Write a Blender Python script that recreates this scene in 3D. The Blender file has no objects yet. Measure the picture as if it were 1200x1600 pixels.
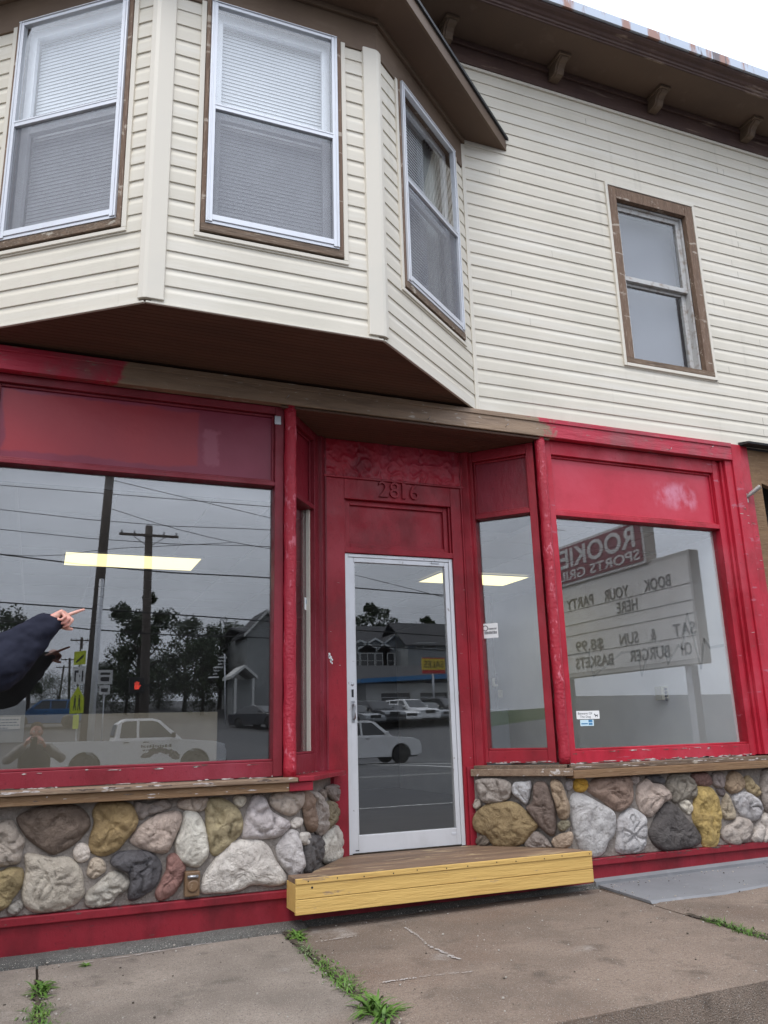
import bpy, bmesh, math, random
from mathutils import Vector, Matrix, noise
SC = bpy.context.scene
COL = SC.collection
R = math.radians
rnd = random.Random(7)

# ------------------------------------------------------------------ camera
D = 5.2                      # metres from the camera to the shop front (the front is the plane y = 0)
FPX, YAW, PIT, ROL = 1288.375, 0.395667, 0.258149, -0.027832
cy, sy, cp, sp = math.cos(YAW), math.sin(YAW), math.cos(PIT), math.sin(PIT)
FW = Vector((sy*cp, cy*cp, sp)); RT0 = Vector((cy, -sy, 0)); UP0 = RT0.cross(FW)
RT = RT0*math.cos(ROL) + UP0*math.sin(ROL)
UP = -RT0*math.sin(ROL) + UP0*math.cos(ROL)
cam = bpy.data.cameras.new('camera'); camo = bpy.data.objects.new('camera', cam); COL.objects.link(camo)
cam.sensor_fit = 'VERTICAL'; cam.sensor_height = 36.0; cam.lens = FPX/1600*36.0
cam.clip_start = 0.02; cam.clip_end = 1500
m = Matrix((RT, UP, -FW)).transposed().to_4x4(); m.translation = Vector((0, -D, 0))
camo.matrix_world = m
SC.camera = camo

# ------------------------------------------------------------------ sky and sun (overcast)
SUN_EL, SUN_AZ = R(60), R(214)      # azimuth from +y clockwise: the sun stands behind the camera
w = bpy.data.worlds.new('World'); SC.world = w; w.use_nodes = True
nt = w.node_tree; nt.nodes.clear()
o_ = nt.nodes.new('ShaderNodeOutputWorld'); bg = nt.nodes.new('ShaderNodeBackground')
sky = nt.nodes.new('ShaderNodeTexSky'); sky.sky_type = 'NISHITA'; sky.sun_disc = False
sky.sun_elevation = SUN_EL; sky.sun_rotation = SUN_AZ; sky.air_density = 1.4; sky.dust_density = 4
hs = nt.nodes.new('ShaderNodeHueSaturation'); hs.inputs['Saturation'].default_value = .35
tc = nt.nodes.new('ShaderNodeTexCoord'); sx = nt.nodes.new('ShaderNodeSeparateXYZ')
mp = nt.nodes.new('ShaderNodeMapRange'); mp.inputs['From Min'].default_value = -0.02; mp.inputs['From Max'].default_value = .62
mp.inputs['To Min'].default_value = 7.6; mp.inputs['To Max'].default_value = 15.5
mpn = nt.nodes.new('ShaderNodeMapping'); mpn.inputs['Scale'].default_value = (2.2, 2.2, 7)
nz = nt.nodes.new('ShaderNodeTexNoise'); nz.inputs['Scale'].default_value = 1.6; nz.inputs['Detail'].default_value = 7
nz.inputs['Roughness'].default_value = .55
cr = nt.nodes.new('ShaderNodeMapRange'); cr.inputs['From Min'].default_value = .3; cr.inputs['From Max'].default_value = .7
cr.inputs['To Min'].default_value = .8; cr.inputs['To Max'].default_value = 1.18
mul = nt.nodes.new('ShaderNodeMath'); mul.operation = 'MULTIPLY'
cc = nt.nodes.new('ShaderNodeMixRGB'); cc.blend_type = 'MULTIPLY'; cc.inputs['Fac'].default_value = 1
cc.inputs['Color1'].default_value = (.87, .945, 1.09, 1)
mx = nt.nodes.new('ShaderNodeMixRGB'); mx.inputs['Fac'].default_value = .9
L = nt.links.new
L(tc.outputs['Generated'], sx.inputs[0]); L(sx.outputs['Z'], mp.inputs['Value'])
L(tc.outputs['Generated'], mpn.inputs['Vector']); L(mpn.outputs[0], nz.inputs['Vector']); L(nz.outputs['Fac'], cr.inputs['Value'])
gy_ = nt.nodes.new('ShaderNodeMapRange'); gy_.interpolation_type = 'SMOOTHSTEP'      # the cloud is thinner and brighter on the side of the sun
gy_.inputs['From Min'].default_value = -.35; gy_.inputs['From Max'].default_value = .75; gy_.inputs['To Min'].default_value = 1.14; gy_.inputs['To Max'].default_value = .78
m3 = nt.nodes.new('ShaderNodeMath'); m3.operation = 'MULTIPLY'; L(sx.outputs['Y'], gy_.inputs['Value']); L(gy_.outputs[0], m3.inputs[0]); L(cr.outputs[0], m3.inputs[1])
L(mp.outputs[0], mul.inputs[0]); L(m3.outputs[0], mul.inputs[1]); L(mul.outputs[0], cc.inputs['Color2'])
L(sky.outputs[0], hs.inputs['Color']); L(hs.outputs[0], mx.inputs['Color1']); L(cc.outputs[0], mx.inputs['Color2'])
L(mx.outputs[0], bg.inputs['Color']); bg.inputs['Strength'].default_value = .1
L(bg.outputs[0], o_.inputs['Surface'])
sl = bpy.data.lights.new('sun', 'SUN'); sl.energy = 1.3; sl.angle = R(28); sl.color = (1, .975, .94)
so = bpy.data.objects.new('sun', sl); COL.objects.link(so)
sd = Vector((math.sin(SUN_AZ)*math.cos(SUN_EL), math.cos(SUN_AZ)*math.cos(SUN_EL), math.sin(SUN_EL)))
so.rotation_euler = sd.to_track_quat('Z', 'Y').to_euler(); so.location = (0, -10, 20)
SC.view_settings.view_transform = 'Standard'; SC.view_settings.look = 'None'
SC.view_settings.exposure = 0.40; SC.view_settings.gamma = 1
SC.cycles.max_bounces = 10; SC.cycles.transparent_max_bounces = 16
SC.cycles.diffuse_bounces = 4; SC.cycles.glossy_bounces = 4
SC.cycles.caustics_reflective = False; SC.cycles.caustics_refractive = False

# ------------------------------------------------------------------ helpers: pixels (1200x1600) to points on real planes
def ray(px, py): return RT*((px-600)/FPX) - UP*((py-800)/FPX) + FW
def PY(px, py, Y):
    d = ray(px, py); t = (Y+D)/d.y; return Vector((d.x*t, Y, d.z*t))
def PZ(px, py, z):
    d = ray(px, py); t = z/d.z; return Vector((d.x*t, d.y*t-D, z))
def PX(px, py, X):
    d = ray(px, py); t = X/d.x; return Vector((X, d.y*t-D, d.z*t))
def PN(px, py, A, n):
    """ray against the vertical plane through A (x,y) with normal n (x,y)"""
    d = ray(px, py); t = ((A[0])*n[0]+(A[1]+D)*n[1])/(d.x*n[0]+d.y*n[1]); return Vector((d.x*t, d.y*t-D, d.z*t))
def VM(px, py, Y, g=.06):
    """where a thing seen mirrored in the glass plane y=g really stands"""
    p = PY(px, py, Y); return Vector((p.x, 2*g-Y, p.z))

# ------------------------------------------------------------------ helpers: objects
def tag(o, label=None, cat=None, group=None, kind=None):
    if label: o['label'] = label
    if cat: o['category'] = cat
    if group: o['group'] = group
    if kind: o['kind'] = kind
    return o
def empty(name, label, cat, loc=(0, 0, 0), rz=0, group=None):
    o = bpy.data.objects.new(name, None); COL.objects.link(o); o.location = loc; o.rotation_euler = (0, 0, rz)
    o.empty_display_size = .2
    return tag(o, label, cat, group)
def copy_tree(o, parent=None):
    c = o.copy(); COL.objects.link(c)
    if parent: c.parent = parent
    for ch in list(o.children): copy_tree(ch, c)
    return c
class MB:
    """collects shapes and links them as ONE mesh object"""
    def __init__(s): s.v = []; s.f = []; s.mi = []; s.sm = []; s.col = []
    def quad(s, a, b, c, d, mi=0, sm=False):
        n = len(s.v); s.v += [tuple(a), tuple(b), tuple(c), tuple(d)]; s.f.append((n, n+1, n+2, n+3)); s.mi.append(mi); s.sm.append(sm)
    def poly(s, pts, mi=0):
        n = len(s.v); s.v += [tuple(p) for p in pts]; s.f.append(tuple(range(n, n+len(pts)))); s.mi.append(mi); s.sm.append(False)
    def box(s, x0, x1, y0, y1, z0, z1, mi=0, M=None):
        n = len(s.v)
        p = [Vector(q) for q in ((x0,y0,z0),(x1,y0,z0),(x1,y1,z0),(x0,y1,z0),(x0,y0,z1),(x1,y0,z1),(x1,y1,z1),(x0,y1,z1))]
        if M: p = [M @ q for q in p]
        s.v += [tuple(q) for q in p]
        for f in ((0,3,2,1),(4,5,6,7),(0,1,5,4),(1,2,6,5),(2,3,7,6),(3,0,4,7)):
            s.f.append(tuple(n+i for i in f)); s.mi.append(mi); s.sm.append(False)
        return s
    def prism(s, pts, ext, mi=0):
        """closed polygon (3-D points) extruded by vector ext"""
        n = len(s.v); k = len(pts); ext = Vector(ext)
        s.v += [tuple(p) for p in pts] + [tuple(Vector(p)+ext) for p in pts]
        s.f.append(tuple(n+i for i in range(k))); s.f.append(tuple(n+k+i for i in reversed(range(k))))
        s.mi += [mi, mi]; s.sm += [False, False]
        for i in range(k):
            j = (i+1) % k; s.f.append((n+i, n+k+i, n+k+j, n+j)); s.mi.append(mi); s.sm.append(False)
        return s
    def tube(s, pts, rad, seg=10, mi=0, caps=True):
        pts = [Vector(p) for p in pts]; rings = []
        if not hasattr(rad, '__len__'): rad = [rad]*len(pts)
        up = None
        for i, p in enumerate(pts):
            t = (pts[min(i+1, len(pts)-1)]-pts[max(i-1, 0)]).normalized()
            if up is None: up = Vector((0, 0, 1)) if abs(t.z) < .9 else Vector((1, 0, 0))
            a = t.cross(up).normalized(); b = t.cross(a).normalized(); up = -b if False else up
            n = len(s.v)
            for k in range(seg):
                an = 2*math.pi*k/seg; s.v.append(tuple(p + (a*math.cos(an)+b*math.sin(an))*rad[i]))
            rings.append(n)
        for i in range(len(rings)-1):
            for k in range(seg):
                j = (k+1) % seg
                s.f.append((rings[i]+k, rings[i]+j, rings[i+1]+j, rings[i+1]+k)); s.mi.append(mi); s.sm.append(True)
        if caps:
            s.f.append(tuple(rings[0]+k for k in reversed(range(seg)))); s.mi.append(mi); s.sm.append(False)
            s.f.append(tuple(rings[-1]+k for k in range(seg))); s.mi.append(mi); s.sm.append(False)
        return s
    def lathe(s, c, axis, prof, seg=24, mi=0):
        """prof: (distance along axis, radius)"""
        axis = Vector(axis).normalized(); c = Vector(c)
        s.tube([c+axis*a for a, r in prof], [r for a, r in prof], seg, mi)
        return s
    def build(s, name, mats, parent=None, bevel=0, seg=2, smooth=False, clean=True):
        me = bpy.data.meshes.new(name); me.from_pydata(s.v, [], s.f)
        if not isinstance(mats, (list, tuple)): mats = [mats]
        for q in mats: me.materials.append(q)
        me.polygons.foreach_set('material_index', s.mi)
        me.polygons.foreach_set('use_smooth', [bool(a or smooth) for a in s.sm])
        if s.col:
            ca = me.color_attributes.new('tint', 'FLOAT_COLOR', 'POINT')
            for i, c in enumerate(s.col): ca.data[i].color = (*c, 1)
        if clean:
            bm = bmesh.new(); bm.from_mesh(me); bmesh.ops.recalc_face_normals(bm, faces=bm.faces); bm.to_mesh(me); bm.free()
        me.update()
        o = bpy.data.objects.new(name, me); COL.objects.link(o)
        if parent is not None: o.parent = parent
        if bevel:
            b = o.modifiers.new('bevel', 'BEVEL'); b.width = bevel; b.segments = seg; b.limit_method = 'ANGLE'; b.angle_limit = R(40)
            b.harden_normals = False
        return o
def text_mb(mb, txt, origin, ux, uz, h, ext=.004, mi=0, width=None, center=False, bold=0):
    """adds raised lettering to mb: ux direction of reading, uz up, h cap height; nrm = towards the reader"""
    cu = bpy.data.curves.new('lettering', 'FONT'); cu.body = txt; cu.size = 1; cu.resolution_u = 3; cu.offset = bold
    to = bpy.data.objects.new('lettering', cu); COL.objects.link(to)
    bpy.context.view_layer.update()
    dg = bpy.context.evaluated_depsgraph_get(); me = to.evaluated_get(dg).to_mesh()
    vs = [v.co.copy() for v in me.vertices]; fs = [tuple(p.vertices) for p in me.polygons]
    from collections import Counter
    ec = Counter(); de = {}
    for f in fs:
        for i in range(len(f)):
            a, b = f[i], f[(i+1) % len(f)]; ec[frozenset((a, b))] += 1; de[frozenset((a, b))] = (a, b)
    to.evaluated_get(dg).to_mesh_clear(); bpy.data.objects.remove(to); bpy.data.curves.remove(cu)
    if not vs: return
    x0 = min(v.x for v in vs); x1 = max(v.x for v in vs); y0 = min(v.y for v in vs); y1 = max(v.y for v in vs)
    kz = h/.69; kx = kz if width is None else width/(x1-x0)
    ux = Vector(ux).normalized(); uz = Vector(uz).normalized(); nr = ux.cross(uz); origin = Vector(origin)
    off = x0 if not center else (x0+x1)/2
    n = len(mb.v); k = len(vs)
    for e in (ext, 0):
        mb.v += [tuple(origin + ux*((v.x-off)*kx) + uz*(v.y*kz) + nr*e) for v in vs]
    for f in fs:
        mb.f.append(tuple(n+i for i in f)); mb.mi.append(mi); mb.sm.append(False)
    for e, c in ec.items():
        if c == 1:
            a, b = de[e]; mb.f.append((n+b, n+a, n+k+a, n+k+b)); mb.mi.append(mi); mb.sm.append(False)

# ------------------------------------------------------------------ materials
MATS = {}
def newmat(name):
    m_ = bpy.data.materials.new(name); m_.use_nodes = True; t = m_.node_tree
    return m_, t, t.nodes['Principled BSDF']
def N(t, ty, **kw):
    n = t.nodes.new(ty)
    for k, v in kw.items():
        if k in n.inputs: n.inputs[k].default_value = v
        else: setattr(n, k, v)
    return n
def noisefac(t, scale, lo, hi, detail=6, rough=.6, stretch=(1, 1, 1), seed=0, dist=0):
    c = N(t, 'ShaderNodeTexCoord'); mp = N(t, 'ShaderNodeMapping'); mp.inputs['Scale'].default_value = stretch
    mp.inputs['Location'].default_value = (seed*3.7, seed*1.9, seed*5.1)
    nz = N(t, 'ShaderNodeTexNoise', Scale=scale, Detail=detail, Roughness=rough, Distortion=dist)
    r = N(t, 'ShaderNodeMapRange'); r.inputs['From Min'].default_value = lo; r.inputs['From Max'].default_value = hi
    t.links.new(c.outputs['Object'], mp.inputs[0]); t.links.new(mp.outputs[0], nz.inputs['Vector']); t.links.new(nz.outputs['Fac'], r.inputs['Value'])
    return r.outputs[0]
def rgb(c): return (c[0], c[1], c[2], 1)
def mixc(t, f, a, b):
    n = N(t, 'ShaderNodeMixRGB')
    t.links.new(f, n.inputs['Fac'])
    for i, c in (('Color1', a), ('Color2', b)):
        if isinstance(c, (tuple, list)): n.inputs[i].default_value = rgb(c)
        else: t.links.new(c, n.inputs[i])
    return n.outputs[0]
def bump(t, b, h, dist=.004, strength=.6):
    n = N(t, 'ShaderNodeBump'); n.inputs['Strength'].default_value = strength; n.inputs['Distance'].default_value = dist
    t.links.new(h, n.inputs['Height']); t.links.new(n.outputs[0], b.inputs['Normal'])
def patchy(name, base, layers=(), rough=.6, bumps=(), spec=.4, metal=0, roughvar=None, coat=0):
    """layers: (colour, scale, lo, hi, stretch, seed); bumps: (scale, distance, strength, stretch)"""
    m_, t, b = newmat(name)
    c = base
    for (col, sc, lo, hi, st, sd) in layers: c = mixc(t, noisefac(t, sc, lo, hi, stretch=st, seed=sd, detail=8), c, col)
    if isinstance(c, tuple): b.inputs['Base Color'].default_value = rgb(c)
    else: t.links.new(c, b.inputs['Base Color'])
    b.inputs['Roughness'].default_value = rough; b.inputs['Specular IOR Level'].default_value = spec; b.inputs['Metallic'].default_value = metal
    if coat: b.inputs['Coat Weight'].default_value = coat; b.inputs['Coat Roughness'].default_value = .08
    if roughvar:
        t.links.new(noisefac(t, roughvar[0], .3, .7, seed=9), (rv := N(t, 'ShaderNodeMapRange')).inputs['Value'])
        rv.inputs['To Min'].default_value = roughvar[1]; rv.inputs['To Max'].default_value = roughvar[2]; t.links.new(rv.outputs[0], b.inputs['Roughness'])
    if bumps:
        hsum = None
        for (sc, ds, stg, st) in bumps:
            h = noisefac(t, sc, .25, .75, stretch=st, seed=3, detail=8)
            if hsum is None: hsum = h; d0, s0 = ds, stg
            else:
                a = N(t, 'ShaderNodeMath', operation='ADD'); k = N(t, 'ShaderNodeMath', operation='MULTIPLY'); k.inputs[1].default_value = ds/d0
                t.links.new(h, k.inputs[0]); t.links.new(hsum, a.inputs[0]); t.links.new(k.outputs[0], a.inputs[1]); hsum = a.outputs[0]
        bump(t, b, hsum, d0, s0)
    return m_
U = (1, 1, 1)
def red(name, base, fade, dark, s=0, peel=None, rough=.42):
    ly = [(dark, 3.2, .45, .62, (1, 1, .6), s+1), (fade, 2.1, .52, .78, (1, 1, .8), s+2), (tuple(a*.6 for a in base), 45, .6, .72, U, s+3)]
    if peel: ly.append((peel, 9, .64, .67, (.5, .5, 2.2), s+4))
    return patchy(name, base, ly, rough=rough, bumps=((22, .004, .5, (1, 1, .4)), (180, .0012, .5, U)), roughvar=(7, rough-.1, rough+.2), spec=.35)
M = MATS
M['red'] = red('red_paint', (.31, .0125, .024), (.37, .032, .048), (.21, .009, .016))
M['red_bright'] = red('bright_red_paint', (.44, .0165, .036), (.50, .065, .09), (.30, .010, .020), 5, peel=(.42, .09, .12))
M['red_dull'] = red('dull_red_paint', (.225, .018, .03), (.27, .04, .06), (.165, .011, .018), 9)
M['red_worn'] = red('peeling_red_paint', (.27, .013, .026), (.34, .05, .07), (.18, .010, .014), 13, peel=(.22, .16, .14))
M['red_base'] = red('red_base_paint', (.215, .009, .018), (.29, .026, .045), (.125, .005, .010), 17, peel=(.09, .025, .03), rough=.5)
M['column'] = patchy('column_red_paint', (.40, .017, .034), [((.62, .16, .2), 30, .58, .66, (1, 1, .5), 2), ((.34, .012, .03), 4, .45, .65, (1, 1, .4), 3)], rough=.42,
    bumps=((60, .006, .8, U), (14, .004, .5, U)), spec=.4)
M['siding'] = patchy('cream_vinyl_siding', (.655, .60, .50), [((.58, .535, .44), 1.3, .45, .75, (1, 1, 1), 1), ((.72, .68, .60), 3.1, .5, .8, (.3, .3, 4), 2), ((.50, .46, .38), 5, .62, .85, (1.6, 1.6, .12), 3), ((.45, .42, .37), 40, .70, .74, (1, 1, 1), 4)],
    rough=.5, bumps=((70, .0012, .35, (.15, .15, 1)),), spec=.35)
M['siding_trim'] = patchy('cream_vinyl_trim', (.66, .605, .51), [((.61, .57, .49), 2, .5, .8, U, 5)], rough=.42, spec=.4)
M['brown'] = patchy('brown_trim_paint', (.155, .105, .07), [((.12, .08, .055), 2, .4, .7, U, 1), ((.19, .135, .095), 5, .55, .75, (.4, .4, 1), 2)], rough=.6, bumps=((25, .002, .4, (.2, .2, 1)),), spec=.3)
M['soffit'] = patchy('brown_soffit_paint', (.135, .088, .06), [((.11, .072, .052), 1.2, .4, .7, U, 3), ((.17, .115, .085), 6, .6, .8, U, 4)], rough=.65, bumps=((8, .003, .3, U),), spec=.25)
M['cornice'] = patchy('dark_cornice_paint', (.10, .058, .046), [((.28, .2, .15), 6, .60, .68, (.35, 1, 3), 1), ((.07, .04, .035), 3, .4, .7, U, 2)], rough=.55, bumps=((20, .004, .6, (.3, 1, 1)),), spec=.3)
M['shingle'] = patchy('black_drip_edge', (.02, .02, .022), [((.045, .045, .045), 40, .5, .7, U, 1)], rough=.6, bumps=((60, .003, .5, U),))
M['metal_roof'] = patchy('weathered_metal_roof_edge', (.42, .46, .52), [((.30, .16, .12), 2.6, .55, .6, (1.3, 1, .25), 1), ((.13, .10, .10), 3.3, .60, .63, (2, 1, .2), 6)], rough=.42, metal=.35, spec=.5)
def woodmat(name, c1, c2, c3, st=(1, 8, 8), sc=5, rough=.7, peel=None, plo=.6):
    ly = [(c2, sc, .35, .65, st, 1), (c3, sc*3, .55, .7, st, 2)]
    if peel: ly.append((peel, 7, plo, plo+.04, (.6, 2, 2), 4))
    return patchy(name, c1, ly, rough=rough, bumps=((sc*3, .004, .7, st), (30, .002, .5, st)), spec=.25)
M['beam'] = None
M['casing'] = woodmat('weathered_casing_wood', (.21, .135, .09), (.15, .095, .065), (.33, .25, .19), (6, 6, .7), 6, peel=(.42, .35, .28), plo=.60)
M['casing_h'] = woodmat('weathered_sill_wood', (.20, .135, .09), (.12, .085, .06), (.32, .26, .2), (.7, 6, 6), 6, peel=(.42, .37, .3), plo=.62)
M['sill'] = woodmat('bare_sill_wood', (.27, .19, .13), (.2, .13, .085), (.36, .28, .2), (.6, 7, 7), 5, peel=(.55, .5, .46), plo=.60)
M['sill_brown'] = woodmat('brown_sill_wood', (.24, .145, .075), (.19, .11, .06), (.3, .2, .12), (.6, 7, 7), 5)
M['yellow'] = woodmat('yellow_stained_boards', (.60, .39, .125), (.56, .36, .115), (.50, .30, .09), (.35, 5, 5), 2.4, rough=.55, peel=(.36, .24, .13), plo=.63)
M['deck'] = woodmat('worn_deck_wood', (.25, .16, .10), (.13, .085, .06), (.42, .30, .18), (.5, 3, 3), 2.2, rough=.62, peel=(.47, .36, .2), plo=.62)
M['alu'] = patchy('white_aluminium', (.64, .65, .68), [((.6, .6, .62), 6, .5, .75, (1, 1, 1), 1), ((.34, .31, .29), 24, .68, .74, U, 3)], rough=.38, metal=.25, spec=.5, bumps=((40, .0008, .3, U),))
M['alu_door'] = patchy('worn_white_door_aluminium', (.66, .66, .67), [((.56, .56, .56), 5, .48, .75, (1, 1, .6), 1), ((.3, .26, .24), 20, .66, .72, U, 3)], rough=.4, metal=.3, spec=.5, bumps=((50, .001, .3, U),))
M['steel'] = patchy('brushed_steel', (.42, .42, .43), (), rough=.3, metal=.9)
M['black'] = patchy('black_plastic', (.015, .015, .016), (), rough=.5)
M['blind'] = patchy('white_blind', (.72, .74, .78), (), rough=.5)
M['curtain'] = patchy('grey_curtain', (.62, .64, .62), [((.45, .47, .46), 4, .4, .6, (8, 8, .2), 1)], rough=.85)
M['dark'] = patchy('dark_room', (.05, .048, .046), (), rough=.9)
M['mortar'] = patchy('grey_mortar', (.27, .235, .205), [((.18, .155, .135), 5, .4, .7, U, 1), ((.34, .30, .265), 40, .5, .7, U, 2)], rough=.95, bumps=((30, .008, .8, U), (120, .003, .8, U)), spec=.15)
M['int_wall'] = patchy('grey_interior_paint', (.76, .77, .76), [((.71, .72, .72), 3, .4, .6, U, 1)], rough=.6)
M['ekg'] = patchy('dark_grey_wall_stripe_paint', (.50, .52, .52), (), rough=.6)
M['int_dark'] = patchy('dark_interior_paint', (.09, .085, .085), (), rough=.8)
M['ceil'] = patchy('ceiling_tile', (.27, .27, .28), [((.24, .24, .25), 60, .5, .7, U, 1)], rough=.9)
M['int_floor'] = patchy('brown_interior_floor', (.13, .10, .075), [((.08, .06, .045), 3, .4, .7, (1, 4, 1), 1)], rough=.4)
M['board'] = patchy('beige_board', (.18, .155, .115), [((.15, .13, .095), 4, .4, .7, U, 1)], rough=.75)
M['paper'] = patchy('white_paper', (.78, .78, .76), (), rough=.7)
M['ink'] = patchy('dark_ink', (.05, .05, .055), (), rough=.7)
M['ink_blue'] = patchy('blue_ink', (.05, .2, .38), (), rough=.7)
M['bone'] = patchy('cream_plastic', (.42, .40, .30), (), rough=.5)
M['brownbox'] = patchy('brown_painted_metal', (.16, .095, .05), [((.3, .22, .15), 30, .6, .7, U, 1)], rough=.4, spec=.5)
def glass(name, ior=1.5, tint=(.985, .99, .985), dust=.0, dustc=(.6, .6, .6)):
    m_, t, b = newmat(name); t.nodes.remove(b)
    out = t.nodes['Material Output']
    fr = N(t, 'ShaderNodeFresnel'); geo = N(t, 'ShaderNodeNewGeometry'); mr = N(t, 'ShaderNodeMapRange')
    mr.inputs['To Min'].default_value = ior; mr.inputs['To Max'].default_value = 1/ior
    t.links.new(geo.outputs['Backfacing'], mr.inputs['Value']); t.links.new(mr.outputs[0], fr.inputs['IOR'])
    tr = N(t, 'ShaderNodeBsdfTransparent'); tr.inputs['Color'].default_value = rgb(tint)
    gl = N(t, 'ShaderNodeBsdfGlossy'); gl.inputs['Roughness'].default_value = 0.0; gl.inputs['Color'].default_value = (1, 1, 1, 1)
    mx_ = N(t, 'ShaderNodeMixShader'); t.links.new(fr.outputs[0], mx_.inputs[0]); t.links.new(tr.outputs[0], mx_.inputs[1]); t.links.new(gl.outputs[0], mx_.inputs[2])
    last = mx_.outputs[0]
    if dust:
        df = N(t, 'ShaderNodeBsdfDiffuse'); df.inputs['Color'].default_value = rgb(dustc)
        f = noisefac(t, 2.5, .35, .8, seed=4, stretch=(1, 1, .5)); k = N(t, 'ShaderNodeMath', operation='MULTIPLY'); k.inputs[1].default_value = dust
        t.links.new(f, k.inputs[0]); m2 = N(t, 'ShaderNodeMixShader'); t.links.new(k.outputs[0], m2.inputs[0]); t.links.new(last, m2.inputs[1]); t.links.new(df.outputs[0], m2.inputs[2]); last = m2.outputs[0]
    t.links.new(last, out.inputs['Surface'])
    return m_
M['glass'] = glass('shop_glass', 2.03, dust=.010)
M['glass_dark'] = glass('tinted_glass', 1.5, (.35, .38, .4))
M['glass_up'] = glass('upper_window_glass', 1.8, dust=.012)
def screenmat():
    m_, t, b = newmat('insect_screen'); out = t.nodes['Material Output']
    b.inputs['Base Color'].default_value = (.24, .24, .26, 1); b.inputs['Roughness'].default_value = .6
    tr = N(t, 'ShaderNodeBsdfTransparent'); mx_ = N(t, 'ShaderNodeMixShader')
    f = noisefac(t, 3, .3, .7, stretch=(1, 1, .5)); r = N(t, 'ShaderNodeMapRange'); r.inputs['To Min'].default_value = .30; r.inputs['To Max'].default_value = .37
    t.links.new(f, r.inputs['Value']); t.links.new(r.outputs[0], mx_.inputs[0]); t.links.new(tr.outputs[0], mx_.inputs[1]); t.links.new(b.outputs[0], mx_.inputs[2]); t.links.new(mx_.outputs[0], out.inputs['Surface'])
    return m_
M['glass_old'] = glass('old_window_glass', 1.62, dust=.012)
M['screen'] = screenmat()
def emit(name, c, s):
    m_, t, b = newmat(name); b.inputs['Base Color'].default_value = rgb(c); b.inputs['Emission Color'].default_value = rgb(c); b.inputs['Emission Strength'].default_value = s
    return m_
M['lamp'] = emit('lit_lamp_panel', (1, .88, .44), 1.25)
M['redlamp'] = emit('red_signal_lamp', (1, .08, .05), 1.4)
# stone: the colour of each stone is stored on its points
def stonemat():
    m_, t, b = newmat('field_stone')
    at = N(t, 'ShaderNodeAttribute', attribute_name='tint')
    f1 = noisefac(t, 9, .35, .68, stretch=U, seed=1, detail=9); f2 = noisefac(t, 34, .52, .70, seed=2, detail=9, rough=.75); f3 = noisefac(t, 120, .55, .7, seed=5)
    dk = N(t, 'ShaderNodeMixRGB', blend_type='MULTIPLY'); dk.inputs['Fac'].default_value = 1; dk.inputs['Color2'].default_value = (.70, .68, .68, 1)
    t.links.new(at.outputs['Color'], dk.inputs['Color1'])
    c = mixc(t, f1, at.outputs['Color'], dk.outputs[0])
    dk2 = N(t, 'ShaderNodeMixRGB', blend_type='MULTIPLY'); dk2.inputs['Fac'].default_value = 1; dk2.inputs['Color2'].default_value = (.52, .49, .47, 1)
    t.links.new(c, dk2.inputs['Color1']); c = mixc(t, f2, c, dk2.outputs[0])
    f4 = noisefac(t, 70, .60, .68, seed=7, detail=6, rough=.8); dk3 = N(t, 'ShaderNodeMixRGB', blend_type='MULTIPLY'); dk3.inputs['Fac'].default_value = 1; dk3.inputs['Color2'].default_value = (.42, .40, .38, 1)
    t.links.new(c, dk3.inputs['Color1']); c = mixc(t, f4, c, dk3.outputs[0])
    t.links.new(c, b.inputs['Base Color']); b.inputs['Roughness'].default_value = .62; b.inputs['Specular IOR Level'].default_value = .35
    h1 = noisefac(t, 26, .3, .75, seed=3, detail=10, rough=.75); h2 = noisefac(t, 7, .3, .7, seed=6, detail=6, dist=1.5)
    hh = N(t, 'ShaderNodeMath', operation='MULTIPLY_ADD'); hh.inputs[1].default_value = 1.6; t.links.new(h2, hh.inputs[0]); t.links.new(h1, hh.inputs[2])
    bump(t, b, hh.outputs[0], .014, .9)
    return m_
M['stone'] = stonemat()

# ================================================================== THE STRUCTURE: the corner shop building
BLD = empty('storefront_building', 'two storey shop building with a red ground floor front, stone base and cream siding above', 'building', (2.4, 0.3, -1.1))
def bp(o):                         # parent keeping place
    o.parent = BLD; o.matrix_parent_inverse = Matrix.Translation(-BLD.location); return o
def part(mb, name, mat, **k): return bp(mb.build(name, mat, None, **k))
def FM(A, B):
    """frame of a facade plane: x along A->B, y inwards, z up"""
    t = (Vector((B[0]-A[0], B[1]-A[1], 0))).normalized(); z = Vector((0, 0, 1)); y = z.cross(t)
    m_ = Matrix((t, y, z)).transposed().to_4x4(); m_.translation = Vector((A[0], A[1], 0)); return m_
def FN(A, B):
    t = (Vector((B[0]-A[0], B[1]-A[1]))).normalized(); return (t.y, -t.x)
def loc(px, py, A, B, off=0):
    """pixel to (u, z) on the facade plane A-B moved outwards by off"""
    n = FN(A, B); A2 = (A[0]+n[0]*off, A[1]+n[1]*off); p = PN(px, py, A2, n); t = Vector((B[0]-A[0], B[1]-A[1])).normalized()
    return ((p.x-A[0])*t.x + (p.y-A[1])*t.y, p.z)
H = .1143
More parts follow.
